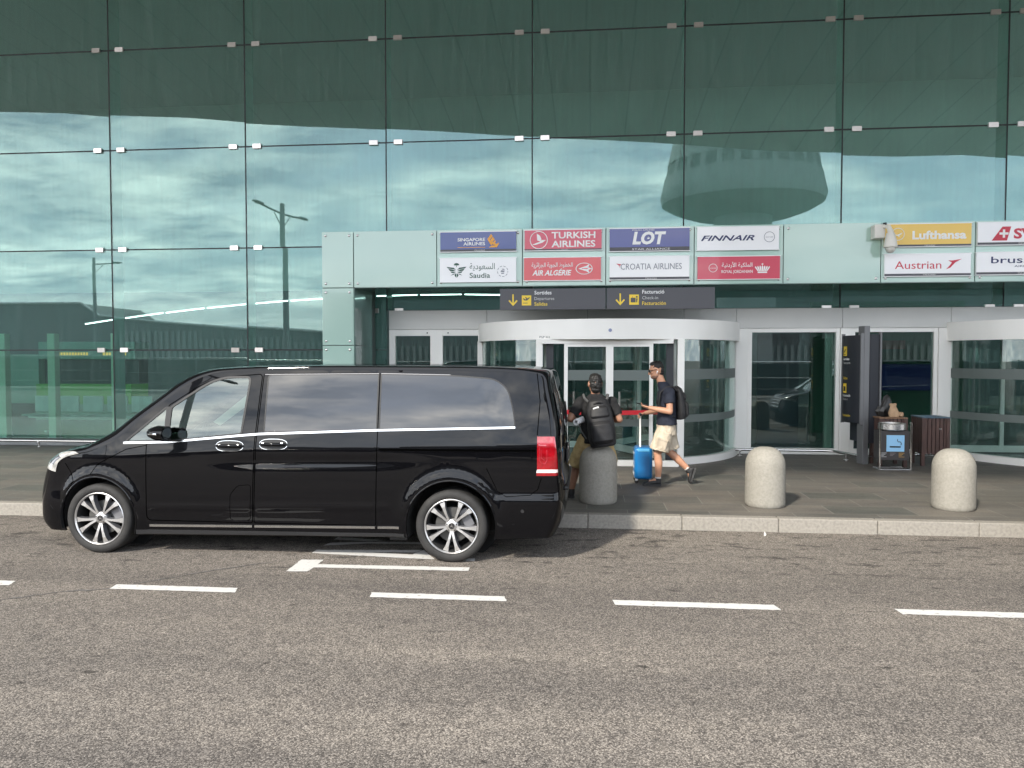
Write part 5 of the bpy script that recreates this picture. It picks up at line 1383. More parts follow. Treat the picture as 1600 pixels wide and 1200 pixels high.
b = B(); b.lathe([(.0, .0), (.19, .0), (.20, .01), (.20, .095), (.19, .105), (.17, .105), (.16, .08), (0, .08)], (4.755, y0 + .165, .775), (0, 0, 1), 40); b.build('ash_bowl', M_STEEL, t, smooth=True, angle=40)
b = B(); b.box(x0 + .014, x1 - .014, y0 + .03, y0 + .32, .31, .765); b.build('box', M_DBROWN, t, bevel=.006)
b = B(); b.box(4.625, 4.89, y0 + .024, y0 + .0295, .445, .70); pb = b.build('pictogram', M_LBLUE, t)
b = B(); yy = y0 + .021
face2(b, [(4.672, .508), (4.835, .508), (4.835, .530), (4.672, .530)], yy)
pth = [(4.838, .545), (4.845, .575), (4.825, .60), (4.80, .595), (4.785, .615), (4.79, .64)]
for (xa, za), (xb, zb_) in zip(pth, pth[1:]): b.tube([(xa, yy, za), (xb, yy, zb_)], .0045, 6)
b.build('smoking_symbol', M_BLK, pb, recalc=False)
def tinylines(xx, n, mat):
    b = B()
    for k in range(n): b.box(xx, xx + .085 - .02 * (k % 3), y0 + .026, y0 + .0295, .425 - k * .02 - .006, .425 - k * .02)
    b.build('printed_lines', mat, t)
tinylines(4.545, 4, M_TXTG); tinylines(4.68, 3, P('dim_print', (.25, .22, .22), .5)); tinylines(4.81, 4, P('amber_print', (.55, .32, .08), .5))
# slatted bins
M_BINW = P('dark_wood', (0.060, 0.034, 0.028), 0.5, c2=(0.10, 0.055, 0.045), scale=6, stretch=(6, 6, .6))
M_BINL = P('bin_bluish_lid', (0.08, 0.13, 0.17), 0.4)
def litter(xc, yc, label, lid, sticker):
    t = thing('litter_bin', label, 'litter bin', (xc, yc, .15), 0, 'slatted litter bins')
    h = .19
    b = B(); b.box(xc - h + .03, xc + h - .03, yc - h + .03, yc + h - .03, .36, .90); b.build('liner', M_JOINT, t)
    b = B()
    for k in range(6):
        o = -h + .035 + k * (2 * h - .07) / 5
        for s in (-1, 1):
            b.box(xc + o - .026, xc + o + .026, yc + s * h - .012, yc + s * h + .012, .34, .92)
            b.box(xc + s * h - .012, xc + s * h + .012, yc + o - .026, yc + o + .026, .34, .92)
    b.build('slat_sides', M_BINW, t, bevel=.004)
    for sx in (-1, 1):
        for sy in (-1, 1):
            b = B(); b.box(xc + sx * h - .028, xc + sx * h + .028, yc + sy * h - .028, yc + sy * h + .028, .15, .925); b.build('leg', M_BINW, t, bevel=.006)
    b = B(); b.box(xc - h - .03, xc + h + .03, yc - h - .03, yc - h + .06, .925, .945); b.box(xc - h - .03, xc + h + .03, yc + h - .06, yc + h + .03, .925, .945); b.box(xc - h - .03, xc - h + .06, yc - h + .06, yc + h - .06, .925, .945); b.box(xc + h - .06, xc + h + .03, yc - h + .06, yc + h - .06, .925, .945)
    b.build('lid', lid, t, bevel=.004)
    if sticker:
        b = B(); b.box(xc - h + .19, xc - h + .25, yc - h - .035, yc - h - .0285, .78, .87); b.build('sticker', M_YEL, t)
    else:
        b = B(); b.box(xc + h - .14, xc + h - .10, yc - h - .018, yc - h - .0125, .74, .765); b.build('lock_plate', M_CLAMP, t)
M_BINO = P('bin_wood_lid', (0.24, 0.14, 0.08), 0.5)
litter(4.88, 12.82, 'dark slatted litter bin behind the ashtray stand, with a paper bag on its lid', M_BINO, True)
litter(5.60, 12.98, 'dark slatted litter bin with a bluish lid, beside the wall pier', M_BINL, False)
M_KRAFT = P('kraft_paper', (0.48, 0.32, 0.19), 0.8, c2=(0.38, 0.25, 0.15), scale=12, bump=.4)
t = thing('paper_bag', 'crumpled brown paper bag on the lid of the bin behind the ashtray', 'bag', (4.98, 12.72, .945))
b = B()
rr = random.Random(3)
sec = []
for (z, w, d, ox) in ((0, .075, .05, 0), (.05, .085, .055, 0), (.11, .07, .045, -.01), (.16, .05, .025, -.015), (.20, .06, .02, -.02), (.215, .058, .012, -.025)):
    sec.append([b.bm.verts.new((4.92 + ox + w * math.cos(a) * (1 + rr.uniform(-.12, .12)), 12.70 + d * math.sin(a) * (1 + rr.uniform(-.2, .2)), .947 + z + rr.uniform(-.006, .006))) for a in [2 * math.pi * k / 12 for k in range(12)]])
for p, q in zip(sec, sec[1:]):
    for k in range(12): b._f([p[k], p[(k + 1) % 12], q[(k + 1) % 12], q[k]])
b._f(sec[0][::-1]); b._f(sec[-1]); b.build('bag_body', M_KRAFT, t)
b = B(); b.ell((5.02, 12.70, .985), (.055, .04, .04), seg=10, rings=7)
for v in b.bm.verts: v.co += Vector((rr.uniform(-.01, .01), rr.uniform(-.01, .01), rr.uniform(-.008, .008)))
b.build('crumpled_end', M_KRAFT, t)
t = thing('black_bag', 'slack black plastic bag slumped on the bin lid behind the brown paper bag', 'bag', (4.93, 12.86, .945))
b = B(); rr = random.Random(5); sec = []
for (z, w, d, ox) in ((0, .12, .06, 0), (.08, .13, .07, -.01), (.16, .10, .06, .0), (.24, .07, .045, .02), (.31, .055, .03, .03), (.345, .02, .012, .03)):
    sec.append([b.bm.verts.new((4.84 + ox + w * math.cos(a) * (1 + rr.uniform(-.2, .2)), 12.87 + d * math.sin(a) * (1 + rr.uniform(-.2, .2)), .947 + z + rr.uniform(-.01, .01))) for a in [2 * math.pi * k / 14 for k in range(14)]])
for p, q in zip(sec, sec[1:]):
    for k in range(14): b._f([p[k], p[(k + 1) % 14], q[(k + 1) % 14], q[k]])
b._f(sec[0][::-1]); b._f(sec[-1]); b.build('bag_body', P('black_plastic', (.012, .011, .010), .35), t)

# ================================================================== BEHIND THE CAMERA, SEEN MIRRORED
M_MAST = P('mast_grey', (0.22, 0.23, 0.23), 0.5, metal=.3)
def lamp_post(x, y, h, arms, label):
    t = thing('street_lamp', label, 'street lamp', (x, y, 0), 0, 'street lamps across the road')
    b = B(); b.cyl((x, y, 0), (x, y, h), .22, .16, seg=16); b.build('pole', M_MAST, t, smooth=True)
    for (ax, ay, dz) in arms:
        b = B(); b.tube([(x, y, h - .7), (x + ax * .5, y + ay * .5, h - .62), (x + ax, y + ay, h - .50)], .07, 8); b.tube([(x, y, h - 1.7), (x + ax * .35, y + ay * .35, h - .75)], .035, 6); a_ = b.build('arm', M_MAST, t, smooth=True)
        b = B(); d = Vector((ax, ay, 0)).normalized(); M_ = Matrix.Translation((x + ax, y + ay, h - .48)) @ Matrix.Rotation(math.atan2(ay, ax), 4, 'Z'); b.ell((0, 0, 0), (.65, .2, .11), seg=14, rings=8); b.bm.transform(M_); b.build('lamp_head', M_MAST, a_, smooth=True)
lamp_post(-20.6, -21.6, 12.3, [(-.35, 3.0, 0), (.35, -3.0, 0)], 'tall grey street lamp with two opposed arms, mirrored in the glass left of the porch')
lamp_post(-53.6, -48.6, 12.5, [(2.7, -.6, 0)], 'more distant grey street lamp with one arm, mirrored at the far left')
lamp_post(34, -30, 12.3, [(-1.1, 3.2, 0), (1.1, -3.2, 0)], 'grey street lamp with two arms across the road, behind the camera to the right')
# control tower with its wide saucer head
M_TOWER = P('tower_concrete', (0.30, 0.31, 0.305), 0.7, c2=(0.25, 0.26, 0.255), scale=.3)
M_TOWGL = P('tower_window', (0.13, 0.14, 0.14), 0.8)
cx0, cy0 = 16.0, -52.0
t = thing('control_tower', 'concrete tower with a wide saucer head and window band, mirrored above the airline signs', 'tower', (cx0, cy0, 0))
b = B(); b.lathe([(2.9, 0), (2.9, 17.0)], (cx0, cy0, 0), (0, 0, 1), 40); b.build('shaft', M_TOWER, t, smooth=True)
b = B(); b.lathe([(2.5, 16.3), (5.2, 16.5), (6.9, 17.1), (7.95, 17.7), (8.15, 18.4), (7.95, 19.3), (7.72, 20.4)], (cx0, cy0, 0), (0, 0, 1), 72); b.lathe([(7.42, 21.7), (7.1, 23.2), (6.9, 24.2), (5.5, 26.0), (0, 26.3)], (cx0, cy0, 0), (0, 0, 1), 72); b.build('saucer', M_TOWER, t, smooth=True, angle=35)
b = B(); b.lathe([(7.62, 20.4), (7.34, 21.7)], (cx0, cy0, 0), (0, 0, 1), 72); b.build('window_band', M_TOWGL, t, smooth=True)
for k in range(28):
    a = 2 * math.pi * k / 28
    b = B(); b.lathe([(7.60, 20.4), (7.66, 20.4), (7.38, 21.7), (7.30, 21.7)], (cx0, cy0, 0), (0, 0, 1), 3, a, a + .075)
    b.build('mullion', M_TOWER, t)

# long car park with sloping eaves and ribbed screen
M_RIB = P('ribbed_screen', (0.25, 0.265, 0.255), 0.55)
M_CPARK = P('car_park_concrete', (0.13, 0.14, 0.14), 0.7)
yb = -61.6
t = thing('car_park', 'long car park building with sloping roof edge and ribbed screen, mirrored low in the glass', 'building', (-40, yb, 0))
b = B(); b.prism([(-95, 0), (-95, 8.6), (-64.5, 8.5), (-63.6, 8.0), (-62, 6.9), (-52, 6.0), (-42, 5.2), (-32, 4.5), (-31, 9.6), (60, 9.8), (60, 0)], yb - 14, yb); b.build('wall', M_CPARK, t)  # tall right block is added to darken reflections under the porch
b = B(); b.tube([(-95, yb + .05, 8.7), (-64.5, yb + .05, 8.6), (-62, yb + .05, 7.0), (-52, yb + .05, 6.1), (-42, yb + .05, 5.3), (-32, yb + .05, 4.6), (-31.2, yb + .05, 4.7)], .16, 6); b.build('roof_edge', M_WHITE, t)
b = B(); x = -60
while x < 55:
    zt = 5.6 if x < -48 else (4.6 if x < -36 else 3.9)
    b.box(x, x + .35, yb + .05, yb + .25, .2, zt - .6); x += .75
b.build('ribbed_screen', M_RIB, t)
b = B(); b.box(-95, 60, yb + .02, yb + .06, 1.1, 2.2); b.build('opening_band', M_TOWGL, t)

M_FENCE = P('dark_fence_panel', (0.035, 0.042, 0.040), 0.6, c2=(0.05, 0.06, 0.055), scale=1.2)
t = thing('stand_in_fence', 'long dark stand-in fence with pale rails added across the road, mirrored low in the glass', 'fence', (-10, -8.5, 0))  # added stand-in, darkens the bright road mirrored in the low panes
for k in range(24):
    x0 = -62 + k * 4.2
    b = B(); b.box(x0 + .05, x0 + 4.15, -8.53, -8.47, .10, 1.62); b.build('panel', M_FENCE, t)
    b = B(); b.box(x0 - .05, x0 + .05, -8.56, -8.44, 0, 1.75); b.build('post', M_MAST, t)
for z in (.42, .95, 1.70):
    b = B(); b.tube([(-62, -8.40, z), (38.8, -8.40, z)], .032, 8); b.build('rail', M_RAIL, t, smooth=True)
# ================================================================== PEOPLE
def loft(b, secs, seg=22):
    """secs: (centre, u vector, v vector) closed ellipse sections"""
    rings = []
    for c, u, v in secs:
        c, u, v = Vector(c), Vector(u), Vector(v)
        rings.append([b.bm.verts.new(c + u * math.cos(2 * math.pi * k / seg) + v * math.sin(2 * math.pi * k / seg)) for k in range(seg)])
    for p, q in zip(rings, rings[1:]):
        for k in range(seg): b._f([p[k], p[(k + 1) % seg], q[(k + 1) % seg], q[k]])
    b._f(rings[0][::-1]); b._f(rings[-1])
def head(b, M):
    """head in its own frame: +Y face, +Z up, origin at skull centre"""
    e = lambda c, r: b.ell(M @ Vector(c), r, M.to_3x3().to_4x4(), 20, 14)
    e((0, -.005, .02), (.076, .096, .098)); e((0, .028, -.045), (.062, .066, .072)); e((0, .055, -.088), (.034, .034, .026))
    b.cap(M @ Vector((0, .093, .012)), M @ Vector((0, .112, -.028)), .010, .016); e((0, .085, .03), (.05, .016, .012))
    e((0, .092, -.058), (.026, .012, .008)); e((0, .090, -.070), (.022, .012, .007))
    for s in (-1, 1): e((s * .079, -.005, -.012), (.012, .022, .034)); e((s * .035, .075, -.015), (.025, .02, .02))
def hand(b, w, d, n, curl=.5, s=1.0, side=1):
    """wrist w, direction d, palm normal n; four fingers with knuckle bends and a side thumb"""
    d = Vector(d).normalized(); n = Vector(n); n = (n - d * n.dot(d)).normalized(); l = d.cross(n) * side; w = Vector(w)
    Mh = Matrix((l, d, n)).transposed().to_4x4()
    b.ell(w + d * .045 * s, (.040 * s, .052 * s, .016 * s), Mh, 14, 10)
    for k, (o, L_) in enumerate(((-.030, .060), (-.010, .072), (.010, .068), (.029, .052))):
        p = w + d * .082 * s + l * o * s; a = curl * .5
        q = p + (d * math.cos(a) + n * math.sin(a)) * L_ * .5 * s; a2 = curl * 1.5
        r = q + (d * math.cos(a2) + n * math.sin(a2)) * L_ * .5 * s
        b.cap(p - d * .02, q, .0095 * s, .009 * s, 10); b.cap(q, r, .009 * s, .0075 * s, 10)
    p = w + d * .025 * s - l * .032 * s; q = p + (d * .6 - l * .7 + n * .35).normalized() * .036 * s; r = q + (d * .85 - l * .1 + n * .4).normalized() * .03 * s
    b.cap(p, q, .013 * s, .0105 * s, 10); b.cap(q, r, .0105 * s, .0085 * s, 10)
def frame(pos, fwd, up):
    f = Vector(fwd).normalized(); u = Vector(up); u = (u - f * u.dot(f)).normalized(); r = f.cross(u)
    M = Matrix((r, f, u)).transposed().to_4x4(); M.translation = Vector(pos); return M
def eyes(M, parent):
    b = B()
    for s in (-1, 1): b.ell(M @ Vector((s * .032, .088, .008)), (.012, .007, .008), M.to_3x3().to_4x4(), 10, 8)
    b.build('eye', M_EYE, parent, smooth=True)
M_EYE = P('eye_white', (.6, .58, .55), .2)
M_SKIN1 = P('tan_skin', (0.27, 0.135, 0.085), 0.5, c2=(0.31, 0.16, 0.10), scale=9)
M_SKIN2 = P('light_tan_skin', (0.50, 0.265, 0.165), 0.5, c2=(0.44, 0.225, 0.14), scale=9)
M_HAIR = P('black_hair', (0.004, 0.0035, 0.003), 0.5, c2=(0.010, 0.009, 0.008), scale=60, stretch=(1, 1, .25), bump=.8)
M_TEE1 = P('black_tee', (0.008, 0.008, 0.009), 0.9, c2=(0.014, 0.014, 0.015), scale=8, bump=.25, bscale=14)
M_TEE2 = P('navy_tee', (0.010, 0.013, 0.024), 0.85, c2=(0.018, 0.022, 0.036), scale=8, bump=.25, bscale=14)
M_KHAKI = P('khaki_cloth', (0.46, 0.35, 0.17), 0.85, c2=(0.34, 0.25, 0.11), scale=14, bump=.7, bscale=16)
M_SAND = P('sand_cloth', (0.52, 0.45, 0.35), 0.85, c2=(0.41, 0.345, 0.26), scale=9, stretch=(2.5, 2.5, .8), bump=.6, bscale=12)
M_SHOE = P('black_shoe', (0.018, 0.018, 0.019), 0.6, c2=(.03, .03, .03), scale=20)
M_SOLE = P('shoe_sole', (0.045, 0.045, 0.045), 0.8)
M_PACK = P('black_nylon', (0.007, 0.007, 0.008), 0.6, c2=(0.013, 0.013, 0.015), scale=10, bump=.5, bscale=11)
M_WEB = P('strap_webbing', (0.075, 0.075, 0.075), 0.8)
M_SOCK = P('pale_sock', (.55, .53, .5), .8)
from mathutils import noise as mnoise
def tousle(o, amp=.006, sc=26):
    nr = [v.normal.copy() for v in o.data.vertices]
    for v, nn in zip(o.data.vertices, nr):
        n = mnoise.noise(v.co * sc) * .7 + mnoise.noise(v.co * sc * 2.7) * .5
        v.co += nn * n * amp
def shoe(b, heel, toe, up=(0, 0, 1), w=.045):
    h, tp, u = Vector(heel), Vector(toe), Vector(up).normalized(); d = (tp - h).normalized(); s = d.cross(u)
    L_ = (tp - h).length
    prof = [(0.0, .6, .075, .0), (.12, .92, .085, 0), (.35, .95, .075, 0), (.6, 1.1, .055, 0), (.85, 1.0, .042, 0), (1.0, .5, .028, 0)]
    loft(b, [(h + d * L_ * f + u * (hh * .5 + .012), s * w * ww, u * hh * .5) for f, ww, hh, _ in prof], 16)
def sole(b, heel, toe, up=(0, 0, 1), w=.047):
    h, tp, u = Vector(heel), Vector(toe), Vector(up).normalized(); d = (tp - h).normalized(); s = d.cross(u); L_ = (tp - h).length
    o = [(-.02, .45), (.08, .85), (.35, .85), (.65, 1.12), (.9, .95), (1.03, .45)]
    pl = [h + d * L_ * f + s * w * q for f, q in o] + [h + d * L_ * f - s * w * q for f, q in reversed(o)]
    a = [b.bm.verts.new(p) for p in pl]; c = [b.bm.verts.new(p + u * .022) for p in pl]
    b._f(a[::-1]); b._f(c)
    for i in range(len(a)): b._f([a[i], a[(i + 1) % len(a)], c[(i + 1) % len(a)], c[i]])

# ---------- man sitting on the bollard, back to us
t = thing('person', 'man in black t-shirt and khaki shorts sitting on the bollard, seen from behind', 'person', (.12, 9.25, .85))
HM = frame((.093, 9.20, 1.588), (-.25, 1, -.05), (.02, .05, 1))
b = B(); head(b, HM)
b.cap((.10, 9.19, 1.42), (.096, 9.19, 1.52), .058, .052)
loft(b, [((.10, 9.25, .86), (.165, 0, 0), (0, .12, 0)), ((.105, 9.23, 1.0), (.155, 0, 0), (0, .105, 0)), ((.11, 9.20, 1.2), (.165, 0, 0), (0, .105, 0)), ((.112, 9.18, 1.33), (.175, 0, 0), (0, .10, 0)), ((.112, 9.18, 1.41), (.13, 0, 0), (0, .075, 0)), ((.105, 9.185, 1.45), (.06, 0, 0), (0, .055, 0))])
for s, sh, el, wr in ((-1, (-.085, 9.18, 1.375), (-.205, 9.10, 1.165), (-.075, 9.31, 1.115)), (1, (.305, 9.18, 1.375), (.385, 9.14, 1.16), (.22, 9.38, 1.13))):
    b.cap(sh, el, .052, .042); b.cap(el, wr, .042, .028)
    dd = (Vector(wr) - Vector(el)).normalized()
    hand(b, wr, dd, (.3 * -s, 0, 1) if s > 0 else (.4, .1, -.9), .75, 1.0, 1 if s > 0 else -1)
for hp, kn, an in (((.02, 9.27, .92), (-.125, 9.44, .60), (-.195, 9.42, .245)), ((.19, 9.30, .92), (.29, 9.55, .63), (.30, 9.60, .25))):
    b.cap(hp, kn, .088, .056); b.cap(kn, (kn[0] * .55 + an[0] * .45, kn[1] * .55 + an[1] * .45, kn[2] * .55 + an[2] * .45), .054, .055); b.cap((kn[0] * .55 + an[0] * .45, kn[1] * .55 + an[1] * .45, kn[2] * .55 + an[2] * .45), an, .055, .036)
    b.cap(an, (an[0] - .01, an[1] + .14, .21), .034, .03)
fused(b, 'body', M_SKIN1, t, .0055, 4)
eyes(HM, t)
b = B(); e = lambda c, r: b.ell(HM @ Vector(c), r, HM.to_3x3().to_4x4(), 22, 16)
e((0, -.012, .040), (.079, .096, .086)); e((0, -.045, -.02), (.074, .060, .075)); e((.0, .03, .085), (.060, .060, .04)); e((0, -.05, -.075), (.060, .045, .045))
tousle(fused(b, 'hair', M_HAIR, t, .0045, 2), .010, 34)
b = B()
loft(b, [((.10, 9.25, .862), (.190, 0, 0), (0, .138, 0)), ((.105, 9.235, 1.0), (.180, 0, 0), (0, .125, 0)), ((.11, 9.20, 1.2), (.186, 0, 0), (0, .122, 0)), ((.112, 9.18, 1.33), (.192, 0, 0), (0, .115, 0)), ((.112, 9.18, 1.405), (.155, 0, 0), (0, .092, 0)), ((.106, 9.185, 1.462), (.072, 0, 0), (0, .068, 0))])
for sh, el in (((-.075, 9.18, 1.37), (-.205, 9.10, 1.165)), ((.295, 9.18, 1.37), (.385, 9.14, 1.16))):
    sh, el = Vector(sh), Vector(el); b.ell(sh, (.07, .07, .066)); b.cyl(sh, sh.lerp(el, .76), .064, .064)
tousle(fused(b, 'shirt', M_TEE1, t, .007, 5), .010, 9)
b = B()
loft(b, [((.10, 9.265, .80), (.18, 0, 0), (0, .13, 0)), ((.10, 9.255, .94), (.178, 0, 0), (0, .13, 0))])
for hp, kn in (((.0, 9.25, .90), (-.145, 9.40, .585)), ((.19, 9.30, .90), (.295, 9.56, .60))):
    hp, kn = Vector(hp), Vector(kn); b.ell(hp, (.11, .105, .105)); b.cyl(hp, hp.lerp(kn, .55), .110, .105); b.cyl(hp.lerp(kn, .5), kn + Vector((.0, 0, -.01)), .105, .098)
tousle(fused(b, 'shorts', M_KHAKI, t, .007, 4), .012, 11)
for an in ((-.195, 9.40, .15), (.30, 9.58, .15)):
    b = B(); h = (an[0] + .005, an[1] - .02, .152); tp = (an[0] - .03, an[1] + .23, .152); shoe(b, h, tp); b.cyl((an[0], an[1] + .02, .21), (an[0], an[1] + .02, .265), .045, .042); fused(b, 'shoe', M_SHOE, t, .006, 3)
    b = B(); sole(b, h, tp); b.build('sole', M_SOLE, t)
# rolled paper under his arm
t = thing('paper_roll', 'white rolled paper tucked under the seated man\'s left arm', 'paper roll', (-.07, 9.1, 1.13))
b = B(); b.lathe([(.020, 0), (.036, 0), (.037, .003), (.037, .34), (.020, .34), (.020, .0)], (-.135, 8.985, 1.135), (.42, .90, .10), 28); b.build('roll', P('white_paper', (.72, .72, .73), .6), t, smooth=True, angle=40)
# his backpack
def backpack(name_label, O, fw_, up_, w, h, d, loc):
    """O centre of the back panel; fw_ points away from the wearer's back"""
    t = thing('backpack', name_label, 'backpack', loc)
    M = frame(O, fw_, up_)
    sec = lambda z, ww, dd, yo=0: (M @ Vector((0, yo + dd * .5, z)), M.to_3x3() @ Vector((ww, 0, 0)), M.to_3x3() @ Vector((0, dd * .55, 0)))
    b = B(); loft(b, [sec(-h * .5, w * .36, d * .6), sec(-h * .47, w * .46, d * .92), sec(-h * .3, w * .5, d), sec(0, w * .49, d * .95), sec(h * .25, w * .45, d * .82), sec(h * .42, w * .36, d * .6), sec(h * .5, w * .22, d * .3)])
    fused(b, 'main_bag', M_PACK, t, .007, 6)
    b = B(); loft(b, [sec(-h * .43, w * .30, d * .3, d * .75), sec(-h * .36, w * .38, d * .45, d * .78), sec(-h * .05, w * .37, d * .42, d * .76), sec(h * .02, w * .30, d * .3, d * .70)]); fused(b, 'front_pocket', M_PACK, t, .006, 5)
    b = B(); loft(b, [sec(h * .07, w * .28, d * .25, d * .68), sec(h * .12, w * .34, d * .32, d * .70), sec(h * .27, w * .31, d * .28, d * .62), sec(h * .32, w * .24, d * .2, d * .55)]); fused(b, 'top_pocket', M_PACK, t, .006, 5)
    return t, M
t, PM = backpack('big black backpack on the back of the man sitting on the bollard', (.150, 9.075, 1.135), (.05, -1, .06), (-.13, 0, 1), .33, .60, .19, (.16, 8.95, .84))
b = B(); z = PM @ Vector((.0, .165, .205)); b.tube([PM @ Vector((-.055, .125, .215)), PM @ Vector((0, .150, .235)), PM @ Vector((.055, .125, .215))], .010, 8); b.build('grab_loop', M_PACK, t, smooth=True)
b = B(); b.box(-.035, .035, .162, .168, .155, .185, PM @ Matrix.Rotation(.2, 4, 'Y')); b.build('label_patch', P('patch_white', (.6, .6, .6), .6), t)
for pts in ([(.02, 9.055, 1.36), (-.035, 9.06, 1.42), (-.045, 9.11, 1.455), (-.045, 9.20, 1.452), (-.05, 9.28, 1.38)], [(.195, 9.055, 1.37), (.24, 9.06, 1.42), (.245, 9.11, 1.455), (.24, 9.20, 1.452), (.235, 9.28, 1.38)], [(-.01, 9.06, .93), (-.07, 9.06, 1.02), (-.105, 9.10, 1.12), (-.09, 9.2, 1.2)]):
    b = B(); b.tube(pts, .016 if pts[0][2] > 1 else .008, 8)
    b.build('shoulder_strap' if pts[0][2] > 1 else 'side_strap', M_WEB, t, smooth=True)

# ---------- man walking left with a phone and a suitcase
t = thing('person', 'man in navy t-shirt and sand shorts walking left while looking at his phone', 'person', (1.06, 10.5, .15))
HM = frame((.945, 10.50, 1.728), (-1, -.10, -.22), (-.12, 0, 1))
b = B(); head(b, HM)
b.cap((1.04, 10.5, 1.49), (.985, 10.5, 1.63), .060, .056)
loft(b, [((1.08, 10.5, .90), (0, .155, 0), (.105, 0, 0)), ((1.075, 10.5, 1.02), (0, .145, 0), (.098, 0, 0)), ((1.085, 10.5, 1.2), (0, .160, 0), (.105, 0, 0)), ((1.085, 10.5, 1.36), (0, .180, 0), (.110, 0, 0)), ((1.07, 10.5, 1.46), (0, .13, 0), (.075, 0, 0)), ((1.045, 10.5, 1.52), (0, .06, 0), (.055, 0, 0))])
for sh, el, wr, nn, sd_ in (((1.095, 10.32, 1.42), (1.10, 10.25, 1.18), (.84, 10.31, 1.225), (.15, .35, 1), -1), ((1.09, 10.69, 1.42), (1.03, 10.76, 1.17), (.815, 10.72, 1.125), (0, -.2, -1), 1)):
    b.cap(sh, el, .052, .043); sh, el, wr = Vector(sh), Vector(el), Vector(wr); mid = el.lerp(wr, .35); b.cap(el, mid, .042, .042); b.cap(mid, wr, .042, .028)
    hand(b, wr, (wr - el), nn, .8 if sd_ < 0 else 1.15, 1.0, sd_)
for hp, kn, mid, an, toe in (((1.05, 10.41, .93), (.955, 10.41, .60), (.972, 10.415, .46), (.965, 10.42, .235), (.85, 10.42, .19)), ((1.09, 10.6, .93), (1.13, 10.6, .605), (1.235, 10.6, .51), (1.405, 10.6, .345), (1.425, 10.6, .24))):
    b.cap(hp, kn, .088, .056); b.cap(kn, mid, .053, .055); b.cap(mid, an, .055, .036); b.cap(an, toe, .035, .03)
fused(b, 'body', M_SKIN2, t, .0055, 4)
eyes(HM, t)
b = B(); e = lambda c, r: b.ell(HM @ Vector(c), r, HM.to_3x3().to_4x4(), 22, 16)
e((0, -.016, .050), (.078, .088, .080)); e((0, -.055, .0), (.066, .050, .065)); e((0, -.05, -.05), (.055, .045, .035)); e((0, .022, .096), (.060, .054, .030))
tousle(fused(b, 'hair', M_HAIR, t, .0045, 2), .010, 34)
b = B(); b.ell(HM @ Vector((0, .038, -.078)), (.0625, .062, .036), HM.to_3x3().to_4x4(), 20, 12)
fused(b, 'beard', P('beard_stubble', (.20, .11, .075), .8), t, .006, 3)
b = B()
for s in (-1, 1): b.ell(HM @ Vector((s * .037, .103, .006)), (.032, .010, .022), HM.to_3x3().to_4x4(), 14, 8); b.tube([HM @ Vector((s * .066, .095, .014)), HM @ Vector((s * .080, .03, .016)), HM @ Vector((s * .082, -.02, .008))], .0035, 6)
b.tube([HM @ Vector((-.01, .112, .012)), HM @ Vector((.01, .112, .012))], .004, 6)
b.build('sunglasses', P('lens_dark', (.02, .015, .01), .08, coat=.5), t, smooth=True)
b = B()
for s in (-1, 1): b.ell(HM @ Vector((s * .088, .010, -.014)), (.008, .010, .010), HM.to_3x3().to_4x4(), 10, 8); b.tube([HM @ Vector((s * .090, .014, -.016)), HM @ Vector((s * .090, .022, -.040))], .004, 6)
b.build('earbud', P('earbud_white', (.8, .8, .8), .3), t, smooth=True)
b = B()
loft(b, [((1.085, 10.5, .985), (0, .195, 0), (.142, 0, 0)), ((1.083, 10.5, 1.08), (0, .185, 0), (.130, 0, 0)), ((1.088, 10.5, 1.2), (0, .180, 0), (.122, 0, 0)), ((1.088, 10.5, 1.36), (0, .195, 0), (.124, 0, 0)), ((1.07, 10.5, 1.47), (0, .165, 0), (.098, 0, 0)), ((1.035, 10.5, 1.545), (0, .085, 0), (.075, 0, 0)), ((1.015, 10.5, 1.575), (0, .068, 0), (.066, 0, 0))])
for sh, el in (((1.095, 10.325, 1.43), (1.10, 10.25, 1.18)), ((1.09, 10.675, 1.43), (1.03, 10.76, 1.17))):
    sh, el = Vector(sh), Vector(el); b.ell(sh, (.080, .076, .076)); b.cyl(sh, sh.lerp(el, .60), .070, .072)
tousle(fused(b, 'shirt', M_TEE2, t, .007, 5), .010, 9)
b = B()
loft(b, [((1.08, 10.5, .84), (0, .175, 0), (.135, 0, 0)), ((1.08, 10.5, 1.035), (0, .172, 0), (.126, 0, 0))])
for hp, kn in (((1.05, 10.41, .90), (.975, 10.41, .640)), ((1.095, 10.595, .90), (1.14, 10.6, .635))):
    hp, kn = Vector(hp), Vector(kn); b.ell(hp, (.115, .10, .10)); b.cyl(hp, kn, .118, .136)
tousle(fused(b, 'shorts', M_SAND, t, .007, 4), .012, 10)
b = B(); MK = Matrix.Translation((1.0, 10.30, .74)) @ Matrix.Rotation(R(16), 4, 'Y') @ Matrix.Rotation(R(6), 4, 'X'); b.box(-.07, .07, -.022, .02, -.075, .06, MK); b.box(-.073, .073, -.027, .02, .045, .078, MK); b.build('cargo_pocket', M_SAND, t, bevel=.008, bseg=3)
b = B(); h, tp = (1.005, 10.42, .152), (.765, 10.415, .152); shoe(b, h, tp); b.cyl((.965, 10.42, .2), (.965, 10.42, .26), .045, .041); fused(b, 'shoe', M_SHOE, t, .006, 3)
b = B(); sole(b, h, tp); b.build('sole', M_SOLE, t)
h2, tp2, up2 = Vector((1.495, 10.6, .375)), Vector((1.435, 10.6, .165)), Vector((-.97, 0, .2))
b = B(); shoe(b, h2, tp2, up2); b.cyl((1.41, 10.6, .325), (1.375, 10.6, .37), .045, .041); fused(b, 'shoe', M_SHOE, t, .006, 3)
b = B(); sole(b, h2, tp2, up2); b.build('sole', M_SOLE, t)
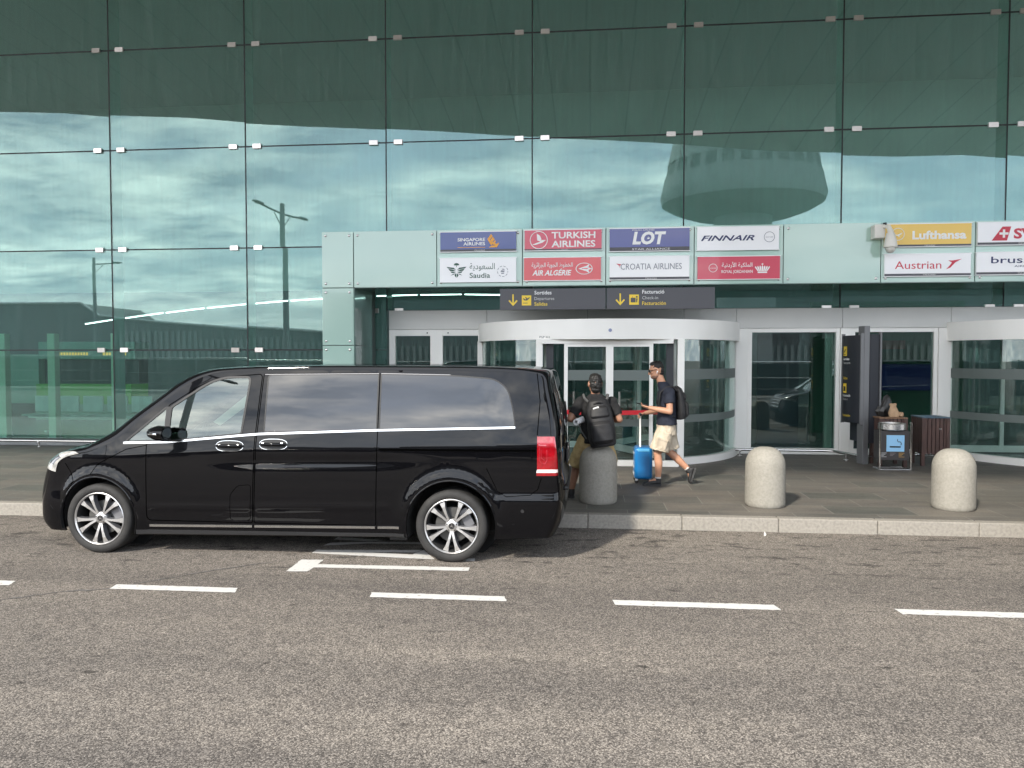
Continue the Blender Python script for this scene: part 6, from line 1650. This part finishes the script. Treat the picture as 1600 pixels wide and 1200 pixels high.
for p0, p1 in (((.966, 10.42, .245), (.966, 10.42, .275)), ((1.385, 10.6, .36), (1.365, 10.6, .378))):
    b = B(); b.cyl(p0, p1, .040, .042, seg=18); b.build('sock', M_SOCK, t, smooth=True, angle=50)
# phone in his left hand
t = thing('phone', 'dark phone held up in the walking man\'s hand', 'phone', (.73, 10.33, 1.25))
b = B(); MP = frame((.735, 10.335, 1.272), (-1, .25, .18), (.12, .2, 1)); b.box(-.036, .036, -.072, .072, -.004, .004, MP); b.build('phone_body', P('phone_black', (.015, .015, .017), .15), t, bevel=.003)
# backpack of the walking man
t, PM = backpack('slim black backpack on the walking man\'s back', (1.195, 10.5, 1.285), (1, 0, .04), (.07, 0, 1), .30, .46, .15, (1.28, 10.5, 1.06))
for yy in (10.36, 10.64):
    b = B(); b.tube([(1.21, yy, 1.45), (1.15, yy, 1.505), (1.07, yy, 1.505), (.985, yy - .01, 1.43), (.965, yy, 1.28), (1.02, yy - .0, 1.15), (1.18, yy, 1.10)], .015, 8); b.build('shoulder_strap', M_PACK, t, smooth=True)
# suitcase
M_CASE = P('case_blue', (0.010, 0.14, 0.36), 0.30, c2=(0.008, 0.125, 0.32), scale=3, coat=.3)
t = thing('suitcase', 'blue hard shell cabin suitcase with raised white handle beside the walking man', 'suitcase', (.78, 10.73, .15))
b = B(); b.box(.655, .905, 10.56, 10.90, .205, .655); b.build('shell', M_CASE, t, bevel=.045, bseg=4, smooth=True)
b = B(); b.box(.648, .664, 10.62, 10.84, .26, .30); b.box(.648, .664, 10.62, 10.84, .36, .39); b.box(.648, .664, 10.62, 10.84, .55, .58); b.build('corner_trim', P('case_silver', (.55, .58, .62), .3, .5), t, bevel=.006)
b = B(); b.box(.70, .86, 10.552, 10.563, .60, .64); b.build('top_panel', P('case_light_blue', (.10, .38, .66), .3), t, bevel=.004)
b = B(); b.cyl((.742, 10.66, .64), (.742, 10.70, 1.10), .011, seg=10); b.cyl((.742, 10.80, .64), (.742, 10.76, 1.10), .011, seg=10); b.build('pole', P('handle_white', (.72, .72, .70), .3), t, smooth=True)
b = B(); b.cyl((.742, 10.645, 1.105), (.742, 10.815, 1.105), .019, seg=12); b.build('grip', M_TRIMK, t, smooth=True, bevel=.004)
for wx in (.685, .875):
    for wy in (10.60, 10.86):
        b = B(); b.cyl((wx, wy - .012, .178), (wx, wy + .012, .178), .027, seg=18); b.build('wheel', M_RUBBER, t, smooth=True, angle=40)
        b = B(); b.box(wx - .016, wx + .016, wy - .02, wy + .02, .19, .215); b.build('wheel_mount', P('mount_grey', (.5, .5, .5), .4, .5), t)
